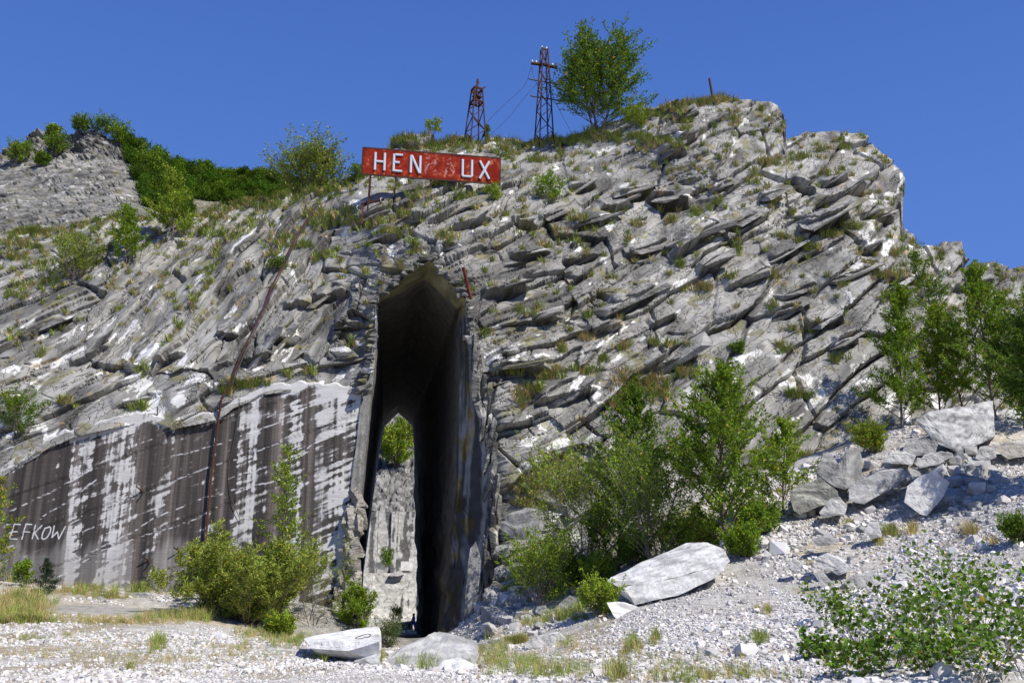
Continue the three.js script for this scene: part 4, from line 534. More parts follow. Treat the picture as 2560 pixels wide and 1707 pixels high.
// o: height, stems, spread (stem lean), prof(f) branch length, angle, leaf, n, green
function plantGeo(o) {
  const R = rng(o.seed), T = { pos: [], col: [], idx: [] }, L = { pos: [], col: [], idx: [] }, sites = [], bark = o.bark ?? [0.13, 0.105, 0.085], H = o.height;
  const grow = (p, d, len, r, lvl, n) => {
    const pts = [p.clone()], q = p.clone(), dd = d.clone(), seg = lvl === 0 ? 9 : lvl === 1 ? 5 : 3;
    for (let i = 0; i < seg; i++) { dd.x += (R() - 0.5) * (o.wob ?? 0.22); dd.z += (R() - 0.5) * (o.wob ?? 0.22); dd.y += lvl ? (o.lift ?? 0.045) : 0.04; dd.normalize(); q.addScaledVector(dd, len / seg); pts.push(q.clone()); }
    if (r > 0.0035) tubeInto(T, pts, r, Math.max(0.003, r * 0.3), n, bark);
    return pts;
  };
  const along = (pts, f) => { const t = f * (pts.length - 1), i = Math.min(pts.length - 2, Math.floor(t)); return V3().lerpVectors(pts[i], pts[i + 1], t - i); };
  const ns = o.stems ?? 1;
  for (let s = 0; s < ns; s++) {
    const az = s * 2.4 + R() * 1.2, ln = ns > 1 ? (o.spread ?? 0.4) * (0.35 + R()) : (o.lean ?? 0.03), h = H * (ns > 1 ? 0.65 + 0.4 * R() : 1), st = grow(V3((ns > 1 ? 0.12 * H * (R() - 0.5) : 0), -0.12, (ns > 1 ? 0.12 * H * (R() - 0.5) : 0)), V3(Math.cos(az) * ln + (o.leanx ?? 0), 1, Math.sin(az) * ln).normalize(), h * 1.02, o.r ?? H * 0.016, 0, 6);
    const nb = o.branches ?? 22;
    for (let b = 0; b < nb; b++) {
      const f = lerp(o.from ?? 0.06, 0.97, (b + R()) / nb), p = along(st, f), a = b * 2.4 + R(), ang = lerp(o.angle ?? 1.0, 0.45, f) * (0.8 + 0.4 * R()), len = H * 1.45 * (o.prof ? o.prof(f) : 0.3 * (1 - f) + 0.06) * (0.65 + 0.6 * R());
      const br = grow(p, V3(Math.cos(a) * Math.sin(ang), Math.cos(ang), Math.sin(a) * Math.sin(ang)), len, (o.r ?? H * 0.016) * lerp(0.45, 0.18, f), 1, 4);
      const nt = o.twigs ?? 7; sites.push([br, 0.55, len * 0.5]);
      for (let t = 0; t < nt; t++) { const ft = 0.25 + 0.75 * (t + R()) / nt, pt = along(br, ft), a2 = R() * 6.283, base = V3().subVectors(br[br.length - 1], br[0]).normalize(), d = base.multiplyScalar(0.8).add(V3(Math.cos(a2), (R() - 0.35), Math.sin(a2)).multiplyScalar(0.75)).normalize(), tl = len * (0.28 + 0.3 * R()) + 0.05 * H * 0.3; const tw = grow(pt, d, tl, (o.r ?? H * 0.016) * 0.09, 2, 3); sites.push([tw, 0.1, tl]); }
    }
    sites.push([st.slice(-3), 0.2, H * 0.12]);
  }
  let tot = 0; for (const s of sites) tot += s[2];
  for (const [pts, f0, len] of sites) { const want = o.n * (o.dense ?? 2.1) * len / tot, cnt = Math.floor(want + R()); const dir = V3().subVectors(pts[pts.length - 1], pts[0]).normalize(); for (let i = 0; i < cnt; i++) { const p = along(pts, f0 + (1 - f0) * R()); const j = o.leaf * (o.jit ?? 0.9); p.x += (R() - 0.5) * j * 2; p.y += (R() - 0.5) * j * 1.4; p.z += (R() - 0.5) * j * 2; if (p.y > 0.02) leafInto(L, R, p, o.leaf * (o.leafk ?? 1.1), dir, R() < (o.yellow ?? 0.03) ? [0.42, 0.33, 0.05] : o.green, o.wid ?? 0.5); } }
  return { trunk: geoOf(T.pos, T.idx, T.col), crown: geoOf(L.pos, L.idx, L.col) };
}
const G1 = [0.180, 0.310, 0.020], G2 = [0.240, 0.365, 0.032], G3 = [0.125, 0.235, 0.018], OLIVE = [0.220, 0.310, 0.050];
function plant(name, p, o, label, cat, group) { const g = thing(name, p, label, cat, group), q = plantGeo(o); mesh(o.stems > 1 ? 'stems' : 'trunk', q.trunk, barkMat, g); mesh('crown', q.crown, leafMat, g); if (o.turn) g.rotation.y = o.turn; return g; }
const pxH = (z, n) => n * z / F * 1.03;
const upr = f => f < 0.25 ? 0.16 + f * 0.5 : 0.30 * Math.pow(1 - f, 0.75) + 0.03, round = f => 0.12 + 0.34 * Math.sin(Math.PI * Math.min(1, f * 0.9 + 0.1)), slim = f => 0.17 * Math.pow(1 - f, 0.6) + 0.025;
const onCliff = (px, py) => cliffPoint(px, py);
{
  // crest and slope trees
  let p = onCliff(1500, 322); p.y -= 0.3; plant('crest_tree', p, { seed: 11, height: pxH(-p.z, 275), dense: 2.6, stems: 5, spread: 0.34, branches: 18, twigs: 8, prof: f => 0.13 + 0.20 * Math.sin(Math.PI * Math.min(1, f + 0.2)), leaf: 0.19, n: 7000, green: G3, r: 0.085, from: 0.05, angle: 1.1, leanx: 0.06, lift: 0.03 }, 'dense dark-green tree standing against the sky on the cliff top', 'tree');
  p = onCliff(745, 492); p.y -= 0.3; p.z -= 2; plant('slope_tree', p, { seed: 12, height: pxH(-p.z, 172), dense: 5, stems: 6, spread: 0.5, branches: 16, twigs: 7, prof: round, leaf: 0.16, n: 2600, green: OLIVE, r: 0.055, from: 0.12 }, 'round airy olive-green tree on the skyline left of the red sign', 'tree');
  p = onCliff(315, 655); plant('slope_sapling', p, { seed: 13, height: pxH(-p.z, 178), branches: 26, twigs: 6, prof: slim, leaf: 0.15, n: 1700, green: G1, r: 0.05 }, 'slender sapling on the left slope beside the white streaked rock', 'tree');
  p = onCliff(436, 600); plant('slope_sapling', p, { seed: 14, height: pxH(-p.z, 195), branches: 28, twigs: 7, prof: f => 0.22 * Math.pow(1 - f, 0.6) + 0.03, leaf: 0.15, n: 2600, green: G2, r: 0.06 }, 'bushier bright sapling right of the slender one on the left slope', 'tree');
  p = onCliff(185, 690); plant('slope_shrub', p, { seed: 15, height: pxH(-p.z, 105), stems: 7, spread: 0.8, branches: 8, twigs: 5, prof: round, leaf: 0.12, n: 1800, green: OLIVE, r: 0.03 }, 'wide greyish-green shrub on the far left slope', 'shrub');
  p = onCliff(40, 1085); plant('slope_shrub', p, { seed: 16, height: pxH(-p.z, 95), stems: 6, spread: 0.7, branches: 8, twigs: 5, prof: round, leaf: 0.11, n: 1500, green: G3, r: 0.03 }, 'dark shrub on the rock rim at the left edge above the sawn face', 'shrub');
  p = onCliff(1370, 508); plant('cliff_shrub', p, { seed: 17, height: pxH(-p.z, 72), stems: 6, spread: 0.7, branches: 7, twigs: 5, prof: round, leaf: 0.13, n: 900, green: G1, r: 0.025 }, 'leafy shrub growing in the cliff gully right of the red sign', 'shrub');
  p = onCliff(1085, 343); plant('crest_shrub', p, { seed: 18, height: pxH(-p.z, 55), stems: 3, spread: 0.4, branches: 8, twigs: 4, prof: upr, leaf: 0.12, n: 420, green: G2, r: 0.02 }, 'thin sprout on the crest left of the broken lattice tower', 'shrub');
  p = onCliff(1218, 345); plant('crest_shrub', p, { seed: 19, height: pxH(-p.z, 42), branches: 9, twigs: 4, prof: upr, leaf: 0.13, n: 260, green: G3, r: 0.02 }, 'small sapling between the two lattice towers', 'shrub');
  p = onCliff(1590, 318); plant('crest_shrub', p, { seed: 20, height: pxH(-p.z, 60), stems: 6, spread: 0.8, branches: 7, twigs: 4, prof: round, leaf: 0.12, n: 800, green: G2, r: 0.02 }, 'light green shrub at the crest right of the dense tree', 'shrub');
  p = onCliff(885, 452); plant('crest_shrub', p, { seed: 21, height: pxH(-p.z, 46), stems: 4, spread: 0.7, branches: 7, twigs: 4, prof: round, leaf: 0.13, n: 420, green: G3, r: 0.02 }, 'dark shrub peeping out left of the red sign', 'shrub');
  p = onCliff(1238, 500); plant('cliff_shrub', p, { seed: 22, height: pxH(-p.z, 40), stems: 5, spread: 0.8, branches: 6, twigs: 4, prof: round, leaf: 0.12, n: 420, green: G2, r: 0.015 }, 'small shrub on the rock just below the right end of the sign', 'shrub');
  p = onCliff(700, 680); plant('cliff_shrub', p, { seed: 23, height: pxH(-p.z, 36), stems: 5, spread: 0.8, branches: 6, twigs: 4, prof: round, leaf: 0.12, n: 330, green: G3, r: 0.015 }, 'small dark shrub beside the rusty cable on the left slabs', 'shrub');
  p = onCliff(1843, 885); plant('cliff_shrub', p, { seed: 24, height: pxH(-p.z, 34), stems: 5, spread: 0.9, branches: 6, twigs: 4, prof: round, leaf: 0.11, n: 460, green: G3, r: 0.015 }, 'low dark shrub on the cliff above the big leafy tree', 'shrub');
  p = onCliff(1035, 625); plant('cliff_shrub', p, { seed: 25, height: pxH(-p.z, 26), stems: 4, spread: 0.9, branches: 6, twigs: 4, prof: round, leaf: 0.10, n: 240, green: OLIVE, r: 0.012 }, 'tiny shrub on the rock above the tunnel apex', 'shrub');
  // trees in front of the cliff
  const G = (px, py, z) => { const q = at(px, py, z); q.y = groundY(q.x, q.z); return q; };
  const T = (name, px, py, top, z, o, label, cat = 'tree') => { let q = G(px, py, z); if (px > 1350 && px < 2100 || px < 1000 && px > 0) { q = onGround(px, py, z); z = -q.z; } const tp = at(px, top, z); return plant(name, q, { height: Math.max(0.4, tp.y - q.y), ...o }, label, cat); };
  T('hornbeam_tree', 1808, 1375, 945, 41.5, { seed: 31, leafk: 1.2, branches: 52, twigs: 9, prof: f => f < 0.2 ? 0.22 : 0.33 * Math.pow(1 - f, 0.8) + 0.04, leaf: 0.115, n: 9500, green: G1, r: 0.11, from: 0.03, angle: 1.15 }, 'tall pyramid-shaped leafy tree behind the huge tilted slab');
  T('hornbeam_tree', 1545, 1430, 960, 43, { seed: 32, leafk: 1.2, branches: 46, twigs: 8, prof: f => f < 0.3 ? 0.16 : 0.21 * Math.pow(1 - f, 0.8) + 0.03, leaf: 0.115, n: 6500, green: G3, r: 0.09, from: 0.03 }, 'tall narrow leafy tree left of the pyramid-shaped tree');
  T('bushy_tree', 1470, 1440, 1150, 42, { seed: 33, leafk: 1.2, stems: 7, spread: 0.45, branches: 14, twigs: 7, prof: round, leaf: 0.105, n: 4200, green: G2, r: 0.04, bark: [0.3, 0.26, 0.2] }, 'many-stemmed bushy tree with pale twigs nearest the tunnel');
  T('bushy_tree', 1640, 1420, 1150, 41, { seed: 34, leafk: 1.2, stems: 6, spread: 0.45, branches: 14, twigs: 7, prof: round, leaf: 0.105, n: 4000, green: G1, r: 0.04, bark: [0.26, 0.22, 0.17] }, 'bushy tree filling the gap between the two tall leafy trees');
  T('sapling_tree', 1958, 1290, 1058, 43, { seed: 35, leafk: 1.2, branches: 24, twigs: 6, prof: upr, leaf: 0.11, n: 2200, green: G2, r: 0.05 }, 'small thin tree between the pyramid-shaped tree and the notched block');
  T('low_shrub', 1370, 1500, 1350, 41, { seed: 36, stems: 7, spread: 0.7, branches: 9, twigs: 5, prof: round, leaf: 0.09, n: 3200, green: OLIVE, r: 0.025, bark: [0.28, 0.22, 0.15] }, 'olive shrub spreading over the stones right of the tunnel heap', 'shrub');
  T('low_shrub', 1500, 1540, 1450, 37, { seed: 37, stems: 7, spread: 0.8, branches: 8, twigs: 5, prof: round, leaf: 0.08, n: 2200, green: G2, r: 0.02, bark: [0.28, 0.22, 0.15] }, 'low twiggy shrub left of the tip of the huge tilted slab', 'shrub');
  T('low_shrub', 1860, 1395, 1320, 37, { seed: 38, stems: 7, spread: 0.9, branches: 8, twigs: 5, prof: round, leaf: 0.09, n: 2400, green: G1, r: 0.02 }, 'low green shrub at the right end of the huge tilted slab', 'shrub');
  [[1420, 1470, 1390, 'shrub at the left foot of the bushy trees'], [1500, 1475, 1395, 'shrub under the narrow leafy tree'], [1590, 1425, 1345, 'shrub in the dark gap behind the tilted slab'], [1690, 1395, 1300, 'shrub behind the crest of the tilted slab'], [1760, 1385, 1305, 'shrub at the foot of the pyramid-shaped tree'], [1905, 1340, 1255, 'shrub right of the pyramid-shaped tree'], [1345, 1420, 1340, 'shrub between the tunnel blocks and the bushy trees']].forEach(([px, py, top, l], i) => T('understorey_shrub', px, py, top, 40, { seed: 240 + i, stems: 9, spread: 0.8, branches: 8, twigs: 5, prof: round, leaf: 0.095, n: 1900, green: [G1, G2, G3][i % 3], r: 0.02 }, l, 'shrub'));
  // right edge
  T('birch_tree', 2265, 1150, 735, 47, { seed: 41, from: 0.06, dense: 2.3, branches: 44, twigs: 7, prof: slim, leaf: 0.12, n: 5200, green: G1, r: 0.07 }, 'slim tree left of the large crowning boulder');
  T('birch_tree', 2360, 1120, 775, 48.5, { seed: 42, from: 0.06, dense: 2.3, branches: 36, twigs: 7, prof: slim, leaf: 0.12, n: 3800, green: G2, r: 0.06 }, 'slim tree behind the large crowning boulder, reaching the gully');
  T('birch_tree', 2418, 1100, 620, 49.5, { seed: 43, from: 0.06, dense: 2.3, branches: 40, twigs: 6, prof: f => 0.13 * Math.pow(1 - f, 0.6) + 0.02, leaf: 0.12, n: 3000, green: G3, r: 0.07 }, 'very tall wispy tree rising towards the right skyline');
  T('birch_tree', 2500, 1110, 685, 46.5, { seed: 44, from: 0.06, dense: 2.3, branches: 42, twigs: 8, prof: f => 0.24 * Math.pow(1 - f, 0.7) + 0.03, leaf: 0.12, n: 7800, green: G1, r: 0.09, bark: [0.2, 0.15, 0.12] }, 'broad leafy tree at the right behind the crowning boulder');
  T('birch_tree', 2610, 1150, 740, 44, { seed: 45, from: 0.06, dense: 2.3, branches: 42, twigs: 8, prof: f => 0.26 * Math.pow(1 - f, 0.7) + 0.03, leaf: 0.12, n: 7000, green: G3, r: 0.09 }, 'leafy tree cut off by the right edge of the view');
  T('scree_shrub', 2185, 1170, 1065, 44.5, { seed: 46, stems: 7, spread: 0.6, branches: 9, twigs: 5, prof: round, leaf: 0.10, n: 2400, green: G2, r: 0.02, yellow: 0.12 }, 'yellow-flecked shrub between the notched block and the crowning boulder', 'shrub');
  T('shade_tree', 2665, 1330, 790, 34.5, { seed: 47, stems: 4, spread: 0.22, branches: 26, twigs: 8, from: 0.3, prof: f => 0.2, leaf: 0.13, dense: 4, n: 9000, green: G3, r: 0.08 }, 'leafy tree just past the right edge shading the dark scree');
  T('scree_shrub', 2545, 1375, 1290, 29.5, { seed: 48, stems: 7, spread: 0.6, branches: 8, twigs: 5, prof: round, leaf: 0.07, n: 2200, green: G3, r: 0.02 }, 'dark shrub at the right edge under the shaded scree', 'shrub');
  // left and middle foreground
  T('willow_bush', 600, 1545, 1345, 35.5, { seed: 51, stems: 30, spread: 1.5, branches: 9, twigs: 6, prof: f => 0.15, leaf: 0.10, wid: 0.28, leafk: 1.25, n: 26000, dense: 2.0, green: [0.30, 0.40, 0.075], r: 0.022, from: 0.15, bark: [0.22, 0.17, 0.12] }, 'big rounded willow bush in front of the sawn face', 'bush').scale.set(1.42, 1.25, 1.3); scene.children[scene.children.length - 1].position.y -= 0.55;
  T('alder_sapling', 700, 1560, 1130, 34.5, { seed: 52, branches: 34, twigs: 6, prof: f => f < 0.2 ? 0.10 : 0.14 * Math.pow(1 - f, 0.8) + 0.03, leaf: 0.115, n: 2200, green: G2, r: 0.05 }, 'tall open sapling rising behind the willow bush');
  T('willow_shrub', 772, 1560, 1300, 35, { seed: 53, stems: 4, spread: 0.35, branches: 12, twigs: 5, prof: upr, leaf: 0.085, wid: 0.3, n: 1500, green: OLIVE, r: 0.02 }, 'wispy pale shrub right of the tall open sapling', 'shrub');
  T('alder_shrub', 890, 1580, 1440, 30.5, { seed: 54, stems: 6, spread: 0.4, branches: 12, twigs: 6, prof: upr, leaf: 0.085, n: 4200, green: G1, r: 0.025 }, 'bright green bush at the left jamb of the tunnel', 'bush');
  T('alder_shrub', 965, 1620, 1555, 27.5, { seed: 55, stems: 8, spread: 0.6, branches: 8, twigs: 5, prof: round, leaf: 0.06, wid: 0.35, n: 2600, green: [0.12, 0.19, 0.06], r: 0.015 }, 'fine-leaved low bush behind the marked flat boulder', 'bush');
  T('bramble', 700, 1595, 1535, 30.5, { seed: 56, stems: 10, spread: 0.9, branches: 7, twigs: 5, prof: round, leaf: 0.07, n: 3200, green: G2, r: 0.012 }, 'low leafy bramble at the right foot of the willow bush', 'shrub');
  T('young_shrub', 58, 1432, 1378, 49, { seed: 57, stems: 4, spread: 0.3, branches: 9, twigs: 5, prof: upr, leaf: 0.10, n: 900, green: G1, r: 0.015 }, 'small bright sapling against the wall under the scratched letters', 'shrub');
  T('little_spruce', 112, 1482, 1393, 48, { seed: 58, branches: 26, twigs: 6, prof: f => 0.26 * (1 - f) + 0.02, angle: 1.4, lift: -0.01, leaf: 0.09, wid: 0.2, n: 1300, green: [0.04, 0.085, 0.04], r: 0.025 }, 'little dark spruce at the foot of the sawn face', 'tree');
  T('edge_tree', -40, 1500, 1190, 44, { seed: 59, branches: 22, twigs: 6, prof: f => 0.15 * (1 - f) + 0.04, leaf: 0.12, n: 800, green: G1, r: 0.04, yellow: 0.25 }, 'branchy sapling with browning leaves cut by the left edge');
  // broad-leaved poplar shoots in the right foreground
  const PS = [[2270, 1600, 1440, 22], [2350, 1640, 1400, 20], [2430, 1620, 1360, 20.5], [2500, 1660, 1390, 18.5], [2150, 1620, 1480, 21.5], [2080, 1560, 1440, 24], [2560, 1690, 1420, 17], [2230, 1690, 1530, 17.5], [2340, 1700, 1520, 16.6], [2450, 1710, 1500, 16], [2130, 1700, 1580, 17], [2390, 1560, 1330, 23.5], [2040, 1650, 1560, 19.5]], PL = ['poplar shoot in the middle of the right foreground thicket', 'leafy poplar shoot just right of the thicket middle', 'tallest-looking poplar shoot of the right thicket', 'poplar shoot near the right edge of the thicket', 'sparse poplar shoot at the left side of the thicket', 'small poplar shoot standing apart below the blade-shaped stone', 'poplar shoot at the right edge of the view', 'low poplar shoot at the bottom of the thicket, left', 'low poplar shoot at the bottom of the thicket, middle', 'low poplar shoot at the bottom of the thicket, right', 'tiny poplar shoot by the bottom grass', 'poplar shoot at the back of the thicket beneath the shaded gravel', 'small sparse poplar shoot leftmost of the thicket'];
  PS.forEach(([px, py, top, z], i) => { const q = onGround(px, py, z); const tp = at(px, top, -q.z); plant('poplar_shoot', q, { seed: 70 + i, height: Math.max(0.5, tp.y - q.y), stems: 4 + i % 3, spread: 1.0, branches: 9, twigs: 3, prof: f => 0.32 * (1 - f) + 0.12, leaf: 0.088, wid: 0.85, jit: 0.8, dense: 1, n: 290, green: [0.11, 0.215, 0.022], r: 0.010, yellow: 0.02, bark: [0.22, 0.2, 0.14] }, PL[i], 'shrub', 'poplar shoots in the right foreground'); });
  // greenery on the rubble beyond the tunnel
  const far = (px, py, top, z, o, label, cat) => { if (z > 124) { let b = 1e9; for (let t = 124; t < 175; t += 0.5) { const e = Math.abs(at(px, py, t).y - slopeY(t) - 0.8); if (e < b) { b = e; z = t; } } } const q = at(px, py, z); plant('bench_tree', q, { height: at(px, top, z).y - q.y, ...o }, label, cat); };
  far(985, 1175, 1045, 150, { seed: 61, stems: 4, spread: 0.2, branches: 16, twigs: 6, prof: upr, leaf: 0.3, n: 2600, green: G2, r: 0.08 }, 'bright tree on the rubble slope seen through the tunnel', 'tree');
  far(965, 1130, 1070, 158, { seed: 62, stems: 4, spread: 0.4, branches: 12, twigs: 5, prof: round, leaf: 0.28, n: 1100, green: G2, r: 0.05 }, 'smaller bush left of the tree seen through the tunnel', 'bush');
  far(1020, 1110, 1065, 160, { seed: 63, stems: 4, spread: 0.5, branches: 12, twigs: 5, prof: round, leaf: 0.28, n: 900, green: OLIVE, r: 0.05 }, 'yellowish bush right of the tree seen through the tunnel', 'bush');
  far(964, 1420, 1365, 114, { seed: 64, stems: 3, spread: 0.3, branches: 12, twigs: 5, prof: upr, leaf: 0.17, n: 700, green: G3, r: 0.03 }, 'dark bush against the upper bench beyond the tunnel', 'bush');
  far(990, 1556, 1520, 106, { seed: 65, stems: 4, spread: 0.5, branches: 8, twigs: 5, prof: round, leaf: 0.13, n: 600, green: OLIVE, r: 0.02 }, 'low bush at the foot of the benches beyond the tunnel', 'bush');
  // bushes of the far hill that stand out on its skyline
  const HB = [[135, 348, 26], [210, 348, 36], [262, 352, 44], [300, 368, 40], [340, 392, 34], [150, 400, 44], [45, 415, 44], [400, 415, 28], [490, 445, 22], [545, 452, 24], [610, 458, 26], [655, 468, 30], [370, 440, 44], [110, 425, 26]], HL = ['round dark bush at the very top of the far hill', 'broad bush on the far hill right of its top', 'tallest ragged bush on the far hill skyline', 'bush where the far skyline starts to fall', 'second bush down the falling far skyline', 'bush in the hollow of the far rock face', 'bush at the left shoulder of the far hill', 'bush midway down the far skyline', 'thin bush on the low part of the far skyline', 'rounded bush on the low far skyline', 'bush on the far skyline nearest the airy olive tree', 'pale bush just left of the airy olive tree', 'large dark bush at the edge of the far rock face', 'little bush under the left shoulder of the far hill'];
  HB.forEach(([px, py, h], i) => { const q = hillPoint(px, py + 6); plant('hill_bush', q, { seed: 80 + i, height: pxH(-q.z, h) * 1.25, stems: 5, spread: 0.55, branches: 9, twigs: 5, prof: round, leaf: 0.26, n: 900, green: i % 3 ? G3 : G1, r: 0.04 }, HL[i], 'bush', 'bushes on the far hill'); });
}
console.log('plants done');
// woodland on the far hillside: one mass
const Mx = new THREE.Matrix4(), Qx = new THREE.Quaternion(), Ex = new THREE.Euler(), Sx = V3(), Px = V3(), Cx = new THREE.Color();
function inst(name, geo, mat, list, label, cat) { const m = new THREE.InstancedMesh(geo, mat, list.length); list.forEach((e, i) => { Ex.set(e.rx ?? 0, e.ry ?? 0, e.rz ?? 0); Mx.compose(e.p, Qx.setFromEuler(Ex), Sx.set(e.s * (e.sx ?? 1), e.s * (e.sy ?? 1), e.s * (e.sz ?? 1))); m.setMatrixAt(i, Mx); if (e.c) m.setColorAt(i, Cx.setRGB(...e.c)); }); m.name = numbered(name); m.castShadow = m.receiveShadow = true; scene.add(m); return stuff(m, label, cat); }
{
  const R = rng(303), clump = plantGeo({ seed: 301, height: 1.6, stems: 6, spread: 0.6, branches: 8, twigs: 4, prof: round, leaf: 0.2, n: 380, green: [0.8, 1, 0.55], r: 0.001, yellow: 0 }).crown, list = [];
  for (let i = 0; i < 1500; i++) { const px = 300 + R() * 620, py = hillTop(px) + Math.pow(R(), 1.3) * (px < 480 ? 130 : 70); if (px < 340 + (py - 390) * 0.4 - 30) continue; const p = hillPoint(px, py); const k = 0.4 + 1.0 * R(); list.push({ p, s: 0.4 + R() * R() * 1.1, ry: R() * 6.3, c: [0.105 * k * (1 + 0.5 * R()), 0.21 * k, 0.024 * k] }); }
  inst('hillside_scrub', clump, leafMat, list, 'green scrub covering the far hillside', 'scrub');
}
// grass: blades in tufts
const tuft = (n, h, spread, seed, bw = 0.008) => { const R = rng(seed), pos = [], idx = [], col = []; for (let i = 0; i < n; i++) { const a = R() * 6.283, r = R() * spread * 0.4, l = h * (0.5 + 0.6 * R()), b = pos.length / 3, x = Math.cos(a) * r, z = Math.sin(a) * r, ox = Math.cos(a + R() - 0.5) * spread * (0.3 + R()), oz = Math.sin(a + R() - 0.5) * spread * (0.3 + R()), w = bw * (0.7 + 0.6 * R()), sx = -Math.sin(a) * w, sz = Math.cos(a) * w; pos.push(x - sx, -0.04, z - sz, x + sx, -0.04, z + sz, x + ox * 0.45 + sx * 0.8, l * 0.65, z + oz * 0.45 + sz * 0.8, x + ox * 0.45 - sx * 0.8, l * 0.65, z + oz * 0.45 - sz * 0.8, x + ox, l * (0.85 + 0.15 * R()), z + oz); const k = 0.7 + 0.6 * R(); for (let q = 0; q < 5; q++) col.push(k, k * (0.9 + 0.2 * R()), k); idx.push(b, b + 1, b + 2, b, b + 2, b + 3, b + 3, b + 2, b + 4); } return geoOf(pos, idx, col); };
const grassMat = new THREE.MeshStandardMaterial({ vertexColors: true, roughness: 0.85, side: THREE.DoubleSide });
const grassCol = (R, dry) => { const k = 0.75 + 0.5 * R(), d = R() < dry * 0.8 ? 1 : 0; return d ? [0.43 * k, 0.335 * k, 0.135 * k] : [0.215 * k, 0.265 * k, 0.045 * k]; };
